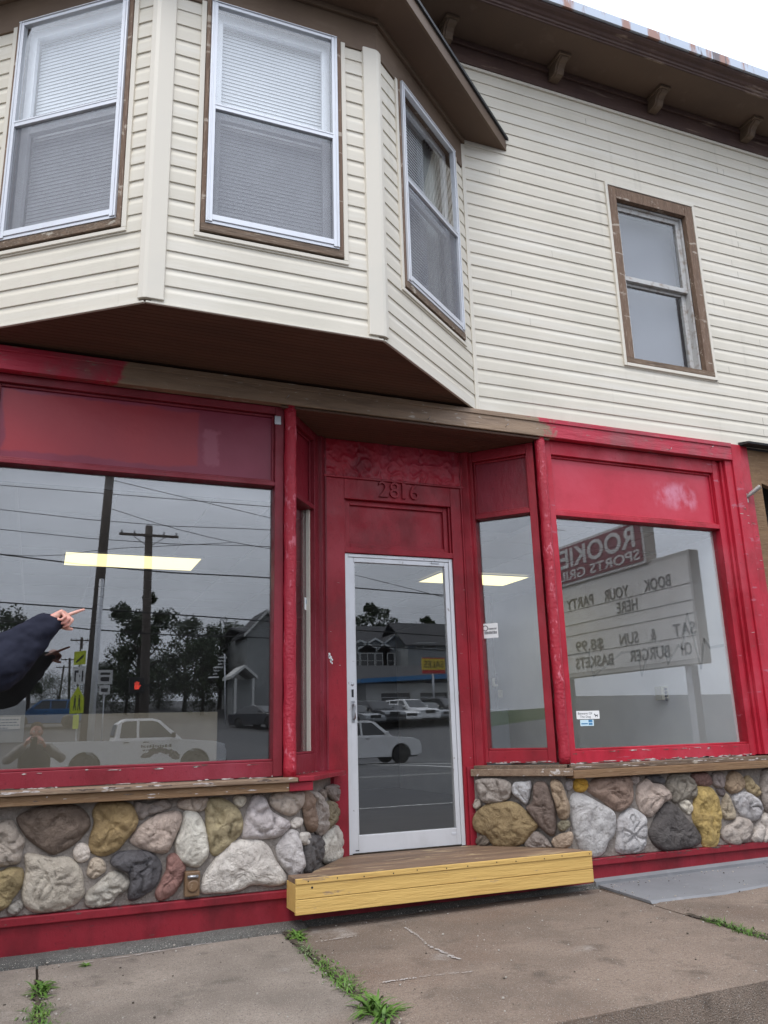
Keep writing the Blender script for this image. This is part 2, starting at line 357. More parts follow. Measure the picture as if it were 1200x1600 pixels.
def siding(mb, A, B, u0, u1, z0, z1, holes=(), base=None):
    F = FM(A, B); base = z0 if base is None else base
    prof = [(-.0045, 0), (-.0135, .0006), (-.0142, .0025), (-.0136, .068), (-.0124, .076), (-.0085, .088), (-.0068, .097), (-.0062, H)]
    k = 0
    while base + k*H < z1:
        zb = base+k*H; k += 1
        wav = .0012*math.sin(k*2.7)
        pts = [(o, zb+z) for o, z in prof]
        cuts = sorted({z0, z1} | {h[2] for h in holes} | {h[3] for h in holes})
        out = [pts[0]]
        for a, b in zip(pts, pts[1:]):
            for c in cuts:
                if a[1] < c < b[1]:
                    f = (c-a[1])/(b[1]-a[1]); out.append((a[0]+(b[0]-a[0])*f, c))
            out.append(b)
        for a, b in zip(out, out[1:]):
            zm = (a[1]+b[1])/2
            if zm < z0-1e-5 or zm > z1+1e-5 or (zm <= z0 and a[1] < z0-1e-6): continue
            iv = [(u0, u1)]
            for h in holes:
                if h[2] < zm < h[3]:
                    nv = []
                    for p, q in iv:
                        if h[0] > p: nv.append((p, min(q, h[0])))
                        if h[1] < q: nv.append((max(p, h[1]), q))
                    iv = [i for i in nv if i[1]-i[0] > 1e-4]
            for p, q in iv:
                nseg = max(1, int((q-p)/.6)); us = [p+(q-p)*i/nseg for i in range(nseg+1)]
                for s_, e_ in zip(us, us[1:]):
                    def dz(u, z): return .0016*noise.noise(Vector((u*.9, k*1.3, 0)))
                    mb.quad(F@Vector((s_, a[0]+dz(s_, 0), a[1])), F@Vector((e_, a[0]+dz(e_, 0), a[1])), F@Vector((e_, b[0]+dz(e_, 0), b[1])), F@Vector((s_, b[0]+dz(s_, 0), b[1])))
C0, C1, C2, C3 = (-.71, 0), (.40, -.85), (1.84, -.85), (2.95, 0)
ZB = 2.362
# --- upper wall siding
mwin = (4.425, 5.435, 2.955, 4.745)
mb = MB(); siding(mb, (0, 0), (1, 0), 2.985, 9.6, ZB, 5.56, [mwin]); siding(mb, (0, 0), (1, 0), -5.2, -.74, ZB, 5.56); siding(mb, (0, 0), (1, 0), -.74, 2.985, 4.82, 5.56, base=ZB)
part(mb, 'siding_wall', M['siding'], clean=False)
mb = MB(); rs = random.Random(21)
for k in range(1, 28):
    for j in range(2):
        x = rs.uniform(3.1, 9.0) if j else rs.uniform(5.6, 7.5); z = ZB+H*k
        if 4.38 < x < 5.48 and 2.9 < z < 4.8: continue
        mb.box(x, x+.0016, -.0152, -.0135, z+.003, z+.064)
tag(part(mb, 'siding_seam', patchy('seam_shadow_gap', (.30, .28, .24), (), rough=.8)), kind='stuff')
# backing wall and building shell (behind the siding; closed box so that no light leaks)
mb = MB()
for (a, b_, c, d) in ((-5.2, 4.47, 2.2, 6.4), (5.40, 9.6, 2.2, 6.4), (4.47, 5.40, 2.2, 3.0), (4.47, 5.40, 4.70, 6.4)):
    mb.box(a, b_, .012, .20, c, d)
mb.box(-5.2, -5.0, .2, 8, -1.3, 6.4); mb.box(9.4, 9.6, .2, 8, 2.3, 6.4); mb.box(-5.2, 9.6, 8, 8.2, -1.3, 6.4); mb.box(5.7, 9.6, .35, .5, -1.3, 2.3)
mb.box(-5.0, 9.4, .2, 8, 2.185, 2.3); mb.box(-5.2, 9.6, .0, 8.2, 6.4, 6.5)
part(mb, 'wall', M['int_dark'])
for q in ((2.952, 2.985, -.022, .01, ZB-.012, 4.75), (-.745, -.712, -.022, .01, ZB-.012, 4.75), (2.985, 9.6, -.024, .0, 5.556, 5.585), (-5.2, -.74, -.024, 0, 5.556, 5.585), (2.9855, 9.6, -.02, -.002, ZB-.016, ZB-.001)):
    mb = MB(); mb.box(*q); part(mb, 'siding_channel', M['siding_trim'], bevel=.003)
# --- bay facets
holeC = (.248, 1.212, 2.845, 4.70)
FAC = {'L': (C0, C1, .365, 1.225), 'C': (C1, C2, .286, 1.181), 'R': (C2, C3, .286, 1.236)}
for k, (A, B, a, b_) in FAC.items():
    ln = math.hypot(B[0]-A[0], B[1]-A[1]); mb = MB()
    siding(mb, A, B, .03 if k != 'L' else .0, ln-.03 if k != 'R' else ln, ZB, 4.53, [(a-.032, b_+.032, 2.862, 4.60)])
    part(mb, 'bay_wall', M['siding'], clean=False)
    mb = MB(); F = FM(A, B)
    mb.box(0, a+.02, .008, .1, ZB+.012, 4.79, M=F); mb.box(b_-.02, ln, .008, .1, ZB+.012, 4.79, M=F); mb.box(a+.02, b_-.02, .008, .1, ZB+.012, 2.93, M=F); mb.box(a+.02, b_-.02, .008, .1, 4.57, 4.79, M=F)
    part(mb, 'bay_backing', M['int_dark'])
    # frieze board over the window, brown
    mb = MB(); mb.box(-.012, ln+.012, -.020, .007, 4.515, 4.80, M=F); mb.box(-.02, ln+.02, -.045, -.0205, 4.755, 4.80, M=F)
    part(mb, 'bay_frieze', M['brown'], bevel=.003)
    # channel trims round the window
    mb = MB(); mb.box(a-.034, a-.003, -.026, .0, 2.856, 4.53, M=F); mb.box(b_+.003, b_+.034, -.026, .0, 2.856, 4.53, M=F); mb.box(a-.034, b_+.034, -.0265, .0, 2.83, 2.8555, M=F)
    mb.box(.0, ln, -.0205, -.002, ZB-.014, ZB-.001, M=F)
    part(mb, 'window_channel', M['siding_trim'], bevel=.003)
# outside corner posts
for (P, A, B, E_, z1) in ((C1, C0, C1, C2, 4.50), (C2, C1, C2, C3, 4.545)):
    ta = (Vector((A[0]-B[0], A[1]-B[1], 0))).normalized(); tb = (Vector((E_[0]-P[0], E_[1]-P[1], 0))).normalized()
    na = Vector((*FN(A, B), 0)); nb = Vector((*FN(P, E_), 0)); Pv = Vector((P[0], P[1], 0))
    def mit(o):     # point where both planes moved out by o meet
        return Pv + (na+nb)*(o/(1+na.dot(nb)))
    mb = MB(); wA, wB = (.045, .105) if P == C1 else (.105, .045)
    outer = [mit(.030)+ta*wA, mit(.030)+ta*.02, mit(.022), mit(.030)+tb*.02, mit(.030)+tb*wB, mit(.0)+tb*wB, mit(.0)+ta*wA]
    outer = [mit(.030)+ta*wA, mit(.031)+ta*.012, mit(.031)+tb*.012, mit(.030)+tb*wB, mit(.0)+tb*wB, mit(-.002), mit(.0)+ta*wA]
    zb = ZB+.012
    mb.prism([p+Vector((0, 0, zb)) for p in outer], (0, 0, z1-zb))
    part(mb, 'corner_post', M['siding_trim'], bevel=.003)
# bay underside: beaded boards running along the wall
def beadboard(poly, z, y0, y1, pitch, th, name, mat):
    mb = MB(); y = y0
    def xr(yy):
        xs = []
        for p, q in zip(poly, poly[1:]+poly[:1]):
            if (p[1]-yy)*(q[1]-yy) <= 0 and p[1] != q[1]: xs.append(p[0]+(q[0]-p[0])*(yy-p[1])/(q[1]-p[1]))
        return (min(xs), max(xs)) if len(xs) > 1 else None
    while y < y1-.001:
        a = y+.0035; b_ = min(y+pitch, y1); ra, rb = xr(a+1e-4), xr(b_-1e-4)
        if ra and rb:
            mb.prism([(ra[0], a, z), (ra[1], a, z), (rb[1], b_, z), (rb[0], b_, z)], (0, 0, th))
            mb.prism([(ra[0], y-.0002, z+.006), (ra[1], y-.0002, z+.006), (ra[1], a+.0002, z+.006), (ra[0], a+.0002, z+.006)], (0, 0, th-.007))
        y += pitch
    return part(mb, name, mat)
M['bead'] = patchy('brown_beaded_board_paint', (.125, .062, .038), [((.085, .045, .028), 2, .4, .7, (.4, 2, 1), 1)], rough=.6, bumps=((12, .003, .4, (.2, 1, 1)),))
beadboard([C0, C1, C2, C3], ZB, -.85, .0, .042, .012, 'bay_soffit', M['bead'])
AL = ((1.50, 0.0), (1.87, .475)); AR = ((3.05, .475), (3.50, 0.0))
beadboard([(1.40, -.05), (3.58, -.05), (3.05, .475), (1.87, .475)], 2.165, -.05, .475, .042, .012, 'recess_ceiling', M['bead'])
# --- bay eave: soffit, fascia, shingle edge
off = .268
def offs(o):
    nL, nC, nR = (Vector(FN(C0, C1)), Vector(FN(C1, C2)), Vector(FN(C2, C3)))
    def meet(P, a, b): P = Vector(P); return P + (a+b)*(o/(1+a.dot(b)))
    tL = (Vector(C1)-Vector(C0)).normalized(); tR = (Vector(C3)-Vector(C2)).normalized()
    a = Vector(C0)+nL*o; a = a + tL*((0-a.y)/tL.y); d = Vector(C3)+nR*o; d = d + tR*((0-d.y)/tR.y)
    return [a, meet(C1, nL, nC), meet(C2, nC, nR), d]
def v3(p, z): return Vector((p.x, p.y, z))
O = offs(off); O2 = offs(off+.02); O3 = offs(off+.038)
mb = MB(); mb.prism([v3(p, 4.801) for p in O], (0, 0, .01)); part(mb, 'bay_soffit', M['soffit'])
mb = MB()
for i in range(3): mb.prism([v3(O[i], 4.80), v3(O[i+1], 4.80), v3(O2[i+1], 4.80), v3(O2[i], 4.80)], (0, 0, .13))
part(mb, 'bay_fascia', M['brown'], bevel=.002)
mb = MB(); Q = [Vector((0, 0)) for _ in range(4)]; Q = offs(-.3)
for i in range(3):
    mb.prism([v3(O3[i], 4.905), v3(O3[i+1], 4.905), v3(O2[i+1], 4.93), v3(O2[i], 4.93)], (0, 0, .03), 0) if False else None
    mb.quad(v3(O3[i], 4.915), v3(O3[i+1], 4.915), v3(O3[i+1], 4.945), v3(O3[i], 4.945)); mb.quad(v3(O2[i], 4.916), v3(O2[i+1], 4.916), v3(O3[i+1], 4.915), v3(O3[i], 4.915))
    mb.quad(v3(O3[i], 4.945), v3(O3[i+1], 4.945), v3(Q[i+1], 5.30) if i+1 < 3 else Vector((Q[3].x, -.03, 5.30)), v3(Q[i], 5.30))
part(mb, 'bay_roof', M['shingle'], clean=False)
# --- main eave: frieze, bed mould, soffit, brackets, crown, metal edge
mb = MB(); mb.box(-5.2, 9.6, -.035, .01, 5.586, 5.80); mb.box(-5.2, 9.6, -.062, -.0355, 5.745, 5.80)
part(mb, 'frieze_board', M['cornice'], bevel=.004)
mb = MB(); mb.box(-5.4, 9.8, -.475, .0, 5.802, 5.815)
part(mb, 'eave_soffit', M['soffit'])
mb = MB(); x0, x1 = -5.4, 9.8
prof = [(-.462, 5.79), (-.478, 5.79), (-.482, 5.80), (-.494, 5.805), (-.50, 5.82), (-.515, 5.828), (-.53, 5.845), (-.555, 5.853), (-.575, 5.868), (-.58, 5.885), (-.462, 5.885)]
mb.prism([(x0, y, z) for y, z in prof], (x1-x0, 0, 0)); part(mb, 'crown_moulding', M['cornice'])
mb = MB(); mb.prism([(x0, -.605, 5.884), (x0, -.602, 5.975), (x0, -.57, 5.99), (x0, 0, 6.3), (x0, 0, 5.90), (x0, -.56, 5.888)], (x1-x0, 0, 0)); part(mb, 'metal_roof_edge', M['metal_roof'])
scroll = [(-.062, 5.80), (-.235, 5.80), (-.24, 5.775), (-.22, 5.755), (-.19, 5.745), (-.165, 5.72), (-.155, 5.69), (-.14, 5.67), (-.10, 5.66), (-.036, 5.66)]
for x in (-3.1, -1.9, 2.82, 3.94, 5.06, 6.22, 7.36, 8.5):
    mb = MB(); mb.prism([(x-.048, y, z) for y, z in scroll], (.096, 0, 0)); mb.box(x-.062, x+.062, -.262, -.062, 5.775, 5.801)
    mb.prism([(x-.03, y-.007, z-.009) for y, z in scroll[1:-1]] + [(x-.03, -.12, 5.72)], (.06, 0, 0))
    part(mb, 'eave_bracket', M['brown'], bevel=.004)

# ------------------------------------------------------------------ windows of the upper floor
def sub(mb, name, mat, parent, **k):
    o = mb.build(name, mat, None, **k); o.parent = parent; o.matrix_parent_inverse = (parent.matrix_parent_inverse.inverted() if False else Matrix.Identity(4)); return o
def bay_window(A, B, a, b_, curtain=0):
    F = FM(A, B); z0, z1, zr = 2.93, 4.545, 3.745
    mb = MB(); mb.box(a, a+.026, -.030, .05, z0-.06, z1, M=F); mb.box(b_-.03, b_, -.030, .05, z0-.06, z1, M=F)
    mb.box(a+.0262, b_-.0302, -.028, .05, z1-.03, z1+.02, M=F)
    w_ = mb.build('window', M['casing'], None, bevel=.003); bp(w_); w_.matrix_parent_inverse = BLD.matrix_parent_inverse if False else Matrix.Translation(-BLD.location)
    def s(mb, n, mat, **k):
        o = mb.build(n, mat, None, **k); o.parent = w_; return o
    mb = MB(); mb.box(a+.0005, b_-.0005, -.034, .05, z0-.062, z0-.012, M=F); s(mb, 'sill', M['casing_h'], bevel=.003)
    x0, x1 = a+.027, b_-.031
    mb = MB()
    mb.box(x0, x0+.038, -.046, -.008, z0, z1-.004, M=F); mb.box(x1-.038, x1, -.046, -.008, z0, z1-.004, M=F)
    mb.box(x0+.038, x1-.038, -.045, -.008, z1-.042, z1-.004, M=F); mb.box(x0+.038, x1-.038, -.045, -.008, z0+.012, z0+.048, M=F)
    mb.box(x0+.012, x0+.017, -.052, -.046, z0, z1-.01, M=F); mb.box(x1-.017, x1-.012, -.052, -.046, z0, z1-.01, M=F); mb.box(x0, x1, -.052, -.046, z1-.018, z1-.011, M=F)
    mb.box(x0, x1, -.038, .04, z0-.01, z0+.012, M=F)
    s(mb, 'storm_frame', M['alu'], bevel=.002)
    mb = MB(); mb.box(x0+.038, x1-.038, -.044, -.014, zr-.022, zr+.018, M=F); mb.box(x0+.03, x1-.03, -.047, -.044, zr+.004, zr+.012, M=F); s(mb, 'meeting_rail', M['alu'], bevel=.002)
    mb = MB(); mb.box(x0+.038, x1-.038, -.030, -.026, zr+.018, z1-.042, M=F); s(mb, 'glass', M['glass_up'])
    mb = MB(); mb.box(x0+.038, x1-.038, -.026, -.0245, z0+.048, zr-.022, M=F); s(mb, 'insect_screen', M['screen'])
    mb = MB(); mb.box(x0+.038, x1-.038, -.012, -.008, z0+.048, zr-.022, M=F); s(mb, 'lower_glass', M['glass_up'])
    # inner wooden sash
    mb = MB()
    for p, q, r_, t_ in ((x0+.03, x0+.085, z0+.02, z1-.02), (x1-.085, x1-.03, z0+.02, z1-.02)): mb.box(p, q, .03, .06, r_, t_, M=F)
    mb.box(x0+.085, x1-.085, .03, .06, z1-.09, z1-.02, M=F); mb.box(x0+.085, x1-.085, .03, .06, z0+.02, z0+.09, M=F); mb.box(x0+.085, x1-.085, .032, .062, zr-.03, zr+.02, M=F)
    s(mb, 'inner_sash', M['alu'], bevel=.002)
    # venetian blind
    mb = MB(); z = z0+.03; bx1 = x1-.05 if not curtain else x0+.60
    while z < z1-.05:
        mb.quad(F@Vector((x0+.07, .0935, z-.005)), F@Vector((bx1-.02, .0935, z-.005)), F@Vector((bx1-.02, .100, z+.0225)), F@Vector((x0+.07, .100, z+.0225))); z += .0265
    mb.box(x0+.07, bx1-.02, .08, .11, z1-.06, z1-.03, M=F)
    s(mb, 'blind', M['blind'], clean=False)
    if curtain:
        mb = MB(); n = 40; u = [x1-.30+.30*i/n for i in range(n+1)]
        for i in range(n):
            ya, yb = .14+.02*math.sin(i*1.3), .14+.02*math.sin((i+1)*1.3)
            mb.quad(F@Vector((u[i], ya, z0)), F@Vector((u[i+1], yb, z0)), F@Vector((u[i+1], yb, z1)), F@Vector((u[i], ya, z1)))
        s(mb, 'curtain', M['curtain'], clean=False)
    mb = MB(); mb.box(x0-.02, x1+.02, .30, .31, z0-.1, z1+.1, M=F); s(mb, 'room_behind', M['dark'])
    return w_
bay_window(*FAC['L'][:2], *FAC['L'][2:]); bay_window(*FAC['C'][:2], *FAC['C'][2:]); bay_window(*FAC['R'][:2], *FAC['R'][2:], curtain=1)
# old wooden window in the main wall
x0, x1, z0, z1 = 4.445, 5.415, 2.975, 4.725
mb = MB(); mb.box(x0, x0+.088, -.024, .03, z0+.052, z1, ); mb.box(x1-.088, x1, -.024, .03, z0+.052, z1); mb.box(x0+.0885, x1-.0885, -.022, .03, z1-.115, z1-.001)
ow = part(mb, 'window', M['casing'], bevel=.004)
def s(mb, n, mat, **k):
    o = mb.build(n, mat, None, **k); o.parent = ow; return o
mb = MB(); mb.box(x0-.002, x1+.002, -.03, .09, z0, z0+.05); s(mb, 'sill', M['casing_h'], bevel=.004)
mb = MB(); mb.box(x0-.028, x0-.001, -.03, .0, z0-.03, z1+.028); mb.box(x1+.001, x1+.028, -.03, .0, z0-.03, z1+.002); mb.box(x0-.001, x1+.028, -.03, 0, z1+.0025, z1+.028); mb.box(x0-.001, x1+.03, -.031, 0, z0-.03, z0-.001)
s(mb, 'window_channel', M['siding_trim'], bevel=.003)
M['oldwhite'] = patchy('peeling_white_sash_paint', (.50, .49, .47), [((.34, .29, .25), 9, .50, .66, (2, 2, 2), 1)], rough=.6, bumps=((30, .003, .5, U),))
xi0, xi1, zi0, zi1, zr = x0+.089, x1-.089, z0+.051, z1-.116, 3.83
mb = MB(); mb.box(xi0, xi0+.02, .031, .13, zi0, zi1); mb.box(xi1-.02, xi1, .031, .13, zi0, zi1); mb.box(xi0+.02, xi1-.02, .031, .13, zi1-.02, zi1); mb.box(xi0+.003, xi0+.013, -.012, .031, zi0, zi0+1.25)
s(mb, 'jamb', M['oldwhite'], bevel=.002)
mb = MB(); a, b_ = xi0+.021, xi1-.021; mb.box(a, a+.045, .05, .085, zr, zi1-.021); mb.box(b_-.045, b_, .05, .085, zr, zi1-.021); mb.box(a+.045, b_-.045, .05, .085, zi1-.065, zi1-.021); mb.box(a+.045, b_-.045, .05, .085, zr, zr+.045)
s(mb, 'upper_sash', M['oldwhite'], bevel=.003)
mb = MB(); mb.box(a, a+.045, .09, .125, zi0, zr+.02); mb.box(b_-.045, b_, .09, .125, zi0, zr+.02); mb.box(a+.045, b_-.045, .09, .125, zi0, zi0+.06); mb.box(a+.045, b_-.045, .09, .125, zr-.025, zr+.02)
s(mb, 'lower_sash', M['oldwhite'], bevel=.003)
mb = MB(); mb.box(a+.045, b_-.045, .065, .069, zr+.045, zi1-.065); mb.box(a+.045, b_-.045, .105, .109, zi0+.06, zr-.025); s(mb, 'glass', M['glass_old'])
mb = MB(); mb.box(xi0, xi1, .20, .21, zi0, zi1); s(mb, 'room_shade', patchy('blue_grey_shade', (.13, .135, .16), (), rough=.8))

# ------------------------------------------------------------------ shop front, ground floor
def beammat():
    m_, t, b = newmat('header_beam_paint'); c = N(t, 'ShaderNodeTexCoord'); sx_ = N(t, 'ShaderNodeSeparateXYZ'); t.links.new(c.outputs['Object'], sx_.inputs[0])
    nf = noisefac(t, 3.2, .2, .8, seed=2, detail=8)
    ad = N(t, 'ShaderNodeMath', operation='MULTIPLY_ADD'); t.links.new(nf, ad.inputs[0]); ad.inputs[1].default_value = .9; t.links.new(sx_.outputs['X'], ad.inputs[2])
    r1 = N(t, 'ShaderNodeMapRange'); r1.inputs['From Min'].default_value = 3.93; r1.inputs['From Max'].default_value = 4.03; t.links.new(ad.outputs[0], r1.inputs['Value'])
    r2 = N(t, 'ShaderNodeMapRange'); r2.inputs['From Min'].default_value = .78; r2.inputs['From Max'].default_value = .66; t.links.new(ad.outputs[0], r2.inputs['Value'])
    mxx = N(t, 'ShaderNodeMath', operation='MAXIMUM'); t.links.new(r1.outputs[0], mxx.inputs[0]); t.links.new(r2.outputs[0], mxx.inputs[1])
    br = mixc(t, noisefac(t, 5, .4, .7, stretch=(.5, 4, 4), seed=5), (.30, .20, .125), (.19, .125, .08))
    br = mixc(t, noisefac(t, 16, .62, .68, stretch=(.7, 2, 2), seed=8), br, (.46, .40, .33))
    rd = mixc(t, noisefac(t, 4, .45, .65, seed=6), (.44, .02, .045), (.30, .06, .07)); rd = mixc(t, noisefac(t, 12, .6, .68, stretch=(.5, 2, 2), seed=7), rd, (.26, .15, .13))
    t.links.new(mixc(t, mxx.outputs[0], br, rd), b.inputs['Base Color']); b.inputs['Roughness'].default_value = .55
    bump(t, b, noisefac(t, 14, .3, .7, stretch=(.3, 2, 2), seed=3, detail=9), .006, .6); return m_
M['beam'] = beammat()
mb = MB(); mb.box(-5.2, 5.44, -.065, .0, 2.185, 2.335); mb.box(-5.2, 5.44, -.075, -.0655, 2.30, 2.338); mb.box(-5.2, 5.44, .001, .06, 2.19, 2.33)
hb = part(mb, 'header_beam', M['beam'], bevel=.004)
hb.matrix_parent_inverse = Matrix.Translation(-BLD.location)
# nails and hooks left in the beam
mb = MB()
for (px, py) in ((448, 622), (668, 655), (790, 666), (1045, 703), (1110, 700)):
    mb = MB(); p = PY(px, py, -.066); mb.tube([p, p+Vector((0, -.018, 0)), p+Vector((.006, -.026, .006)), p+Vector((.012, -.024, .016))], .0022, 6); part(mb, 'nail', M['steel'])
M['panel_red'] = red('flat_red_panel', (.24, .016, .028), (.25, .03, .05), (.18, .012, .02), 21, rough=.33)
def panelmat(name, base, second, third, k):
    m_ = patchy(name, base, [(second, 1.1, .47, .53, (1, 1, 1.6), k), (third, 2.0, .60, .70, (1, 1, 1), k+3)], rough=.34, bumps=((9, .003, .35, U), (120, .0008, .4, U)), spec=.4); return m_
def blotch(t, c, box, fuzz, nz=.06, sc=5, seed=0):
    """0..1 mask: a rounded patch of other paint inside box (x0, x1, z0, z1) with a wandering edge"""
    cn = N(t, 'ShaderNodeTexCoord'); sp = N(t, 'ShaderNodeSeparateXYZ'); t.links.new(cn.outputs['Object'], sp.inputs[0])
    wob = noisefac(t, sc, 0, 1, seed=seed, detail=5); outs = []
    for ax, a0, a1, sg in (('X', box[0], box[1], 1), ('Z', box[2], box[3], 1)):
        for v, s_ in ((a0, 1), (a1, -1)):
            k = N(t, 'ShaderNodeMath', operation='MULTIPLY_ADD'); k.inputs[1].default_value = s_; k.inputs[2].default_value = -s_*v; t.links.new(sp.outputs[ax], k.inputs[0])
            q = N(t, 'ShaderNodeMath', operation='MULTIPLY_ADD'); q.inputs[1].default_value = nz; t.links.new(wob, q.inputs[0]); t.links.new(k.outputs[0], q.inputs[2])
            r = N(t, 'ShaderNodeMapRange'); r.inputs['From Min'].default_value = nz*.5; r.inputs['From Max'].default_value = nz*.5+fuzz; t.links.new(q.outputs[0], r.inputs['Value']); outs.append(r.outputs[0])
    while len(outs) > 1:
        m2 = N(t, 'ShaderNodeMath', operation='MULTIPLY'); t.links.new(outs.pop(), m2.inputs[0]); t.links.new(outs.pop(), m2.inputs[1]); outs.insert(0, m2.outputs[0])
    return outs[0]
def panel_l():
    m_, t, b = newmat('two_tone_red_panel')
    base = mixc(t, noisefac(t, 1.4, .4, .7, seed=3, detail=7), (.20, .018, .040), (.25, .035, .065))
    c = mixc(t, blotch(t, None, (-.32, .88, 1.70, 2.10), .015, .11, 3, 1), base, mixc(t, noisefac(t, 2, .4, .7, seed=8), (.32, .026, .034), (.275, .023, .034)))
    c = mixc(t, blotch(t, None, (.90, 1.02, 1.72, 1.98), .02, .12, 9, 5), c, (.28, .06, .09))
    t.links.new(c, b.inputs['Base Color']); b.inputs['Roughness'].default_value = .36; b.inputs['Specular IOR Level'].default_value = .35
    bump(t, b, noisefac(t, 9, .3, .7, seed=4, detail=8), .003, .35); return m_
def panel_r():
    m_, t, b = newmat('scuffed_red_panel')
    base = mixc(t, noisefac(t, 1.5, .4, .7, seed=13, detail=7), (.50, .020, .045), (.53, .045, .075))
    c = mixc(t, noisefac(t, 3, .5, .75, seed=2, detail=6), base, (.42, .014, .032))
    sm = N(t, 'ShaderNodeMath', operation='MULTIPLY'); t.links.new(blotch(t, None, (4.62, 5.10, 1.70, 1.98), .07, .10, 4, 3), sm.inputs[0]); t.links.new(noisefac(t, 6, .42, .62, seed=6, detail=6, stretch=(1.2, 1, .8)), sm.inputs[1])
    c = mixc(t, sm.outputs[0], c, (.60, .19, .26)); t.links.new(c, b.inputs['Base Color']); b.inputs['Roughness'].default_value = .36; b.inputs['Specular IOR Level'].default_value = .4
    bump(t, b, noisefac(t, 9, .3, .7, seed=4, detail=8), .003, .35); return m_
M['panel_l'] = panel_l(); M['panel_r'] = panel_r()
def shop_window(x0, x1, z0, z1, colfr, colpanel, y=0.0, left_stile=.06, right_stile=.06, A=(0, 0), B=(1, 0), ptop=2.13, topz=2.185, ptz=1.64, bot=.09):
    F = FM(A, B)
    mb = MB()
    mb.box(x0-left_stile, x0, y, y+.10, z0-bot, topz, M=F); mb.box(x1, x1+right_stile, y, y+.10, z0-bot, topz, M=F)
    mb.box(x0+.0005, x1-.0005, y+.002, y+.10, ptop, topz, M=F); mb.box(x0+.0005, x1-.0005, y+.002, y+.10, z1, ptz, M=F)
    mb.box(x0+.0005, x1-.0005, y+.002, y+.10, z0-bot, z0, M=F)
    # stops
    mb.box(x0+.0005, x1-.0005, y+.022, y+.045, z0+.0005, z0+.016, M=F)
    for (a, b_) in ((x0+.0005, x0+.016), (x1-.016, x1-.0005)): mb.box(a, b_, y+.03, y+.045, ptz+.0005, ptop-.0005, M=F)
    mb.box(x0+.016, x1-.016, y+.03, y+.045, ptop-.018, ptop-.0005, M=F); mb.box(x0+.016, x1-.016, y+.028, y+.045, ptz+.0005, ptz+.02, M=F)
    w_ = part(mb, 'shop_window', colfr, bevel=.0035)
    mb = MB(); mb.box(x0+.0008, x1-.0008, y+.046, y+.062, ptz+.0008, ptop-.0008, M=F); o = mb.build('transom_panel', colpanel, None); o.parent = w_
    mb = MB(); mb.box(x0-.004, x1+.004, y+.060, y+.066, z0-.004, z1+.004, M=F); o = mb.build('glass', M['glass'], None); o.parent = w_
    return w_
wl = shop_window(-.36, 1.381, -.172, 1.612, M['red_dull'], M['panel_l'])
wl['label'] = 'large left shop window under a two-tone red panel'
shop_window(-2.4, -.48, -.172, 1.612, M['red_dull'], M['panel_l'], right_stile=.0595)
wr = shop_window(3.616, 5.262, -.185, 1.572, M['red_bright'], M['panel_r'], left_stile=.06, right_stile=.05, ptop=2.07, topz=2.1845, ptz=1.61)
wr['label'] = 'right shop window under a scuffed bright red panel'
# pilaster right of the right window, with mouldings
mb = MB(); mb.box(5.313, 5.345, .012, .10, -.27, 2.184); mb.box(5.3455, 5.372, -.012, .10, -.27, 2.184); mb.box(5.3725, 5.45, -.04, .10, -.27, 2.184); mb.box(5.4505, 5.56, -.055, .10, -.27, 2.34); mb.box(5.5605, 5.66, -.035, .10, -.27, 2.34)
part(mb, 'pilaster', M['red_bright'], bevel=.005)
# round columns at both corners of the entrance recess
def column(x, y, mat):
    mb = MB(); zs = [-.27+i*(2.455/40) for i in range(41)]
    mb.tube([(x+.002*math.sin(i*.9), y, z) for i, z in enumerate(zs)], [.041+.0015*math.sin(i*2.1) for i in range(41)], 20); part(mb, 'column', mat)
column(1.483, -.012, M['column']); column(3.508, -.012, M['column'])
mb = MB(); p = PY(434, 657, 0); mb.box(p.x-.022, p.x+.022, -.006, -.0005, p.z-.03, p.z+.03); part(mb, 'patch_plate', M['steel'])
# angled side windows of the recess
F = AL; ul = math.hypot(.37, .475); ur = math.hypot(.45, .475)
sl_ = shop_window(.075, .44, -.14, 1.565, M['red_dull'], M['panel_red'], left_stile=.05, right_stile=.10, A=AL[0], B=AL[1], ptop=2.10, topz=2.164, ptz=1.60, bot=.12)
sr_ = shop_window(.105, ur-.105, -.172, 1.60, M['red'], M['panel_red'], left_stile=.07, right_stile=.06, A=AR[0], B=AR[1], ptop=2.08, topz=2.164, ptz=1.635, bot=.09)
sl_['label'] = 'narrow angled window left of the door'; sr_['label'] = 'narrow angled window right of the door'
# door wall
YD = .475
mb = MB()
mb.box(1.865, 2.036, YD-.03, YD+.08, -.83, 1.868); mb.box(2.934, 3.052, YD-.03, YD+.08, -.83, 1.868)
mb.box(2.0362, 2.9338, YD-.03, YD+.08, 1.70, 1.868); mb.box(2.0362, 2.9338, YD-.03, YD+.08, 1.282, 1.325)
mb.box(2.0362, 2.052, YD-.012, YD+.08, 1.3252, 1.6998); mb.box(2.918, 2.9338, YD-.012, YD+.08, 1.3252, 1.6998)
mb.box(1.865, 3.052, YD-.045, YD-.0302, 1.856, 1.874)
part(mb, 'door_surround', M['red'], bevel=.004)
mb = MB(); mb.box(2.053, 2.917, YD+.03, YD+.05, 1.326, 1.699)
for (a, b_, c, d) in ((2.053, 2.09, 1.326, 1.699), (2.88, 2.917, 1.326, 1.699), (2.0905, 2.8795, 1.662, 1.699), (2.0905, 2.8795, 1.326, 1.36)): mb.box(a, b_, YD+.008, YD+.0298, c, d)
part(mb, 'transom_panel', M['red'], bevel=.003)
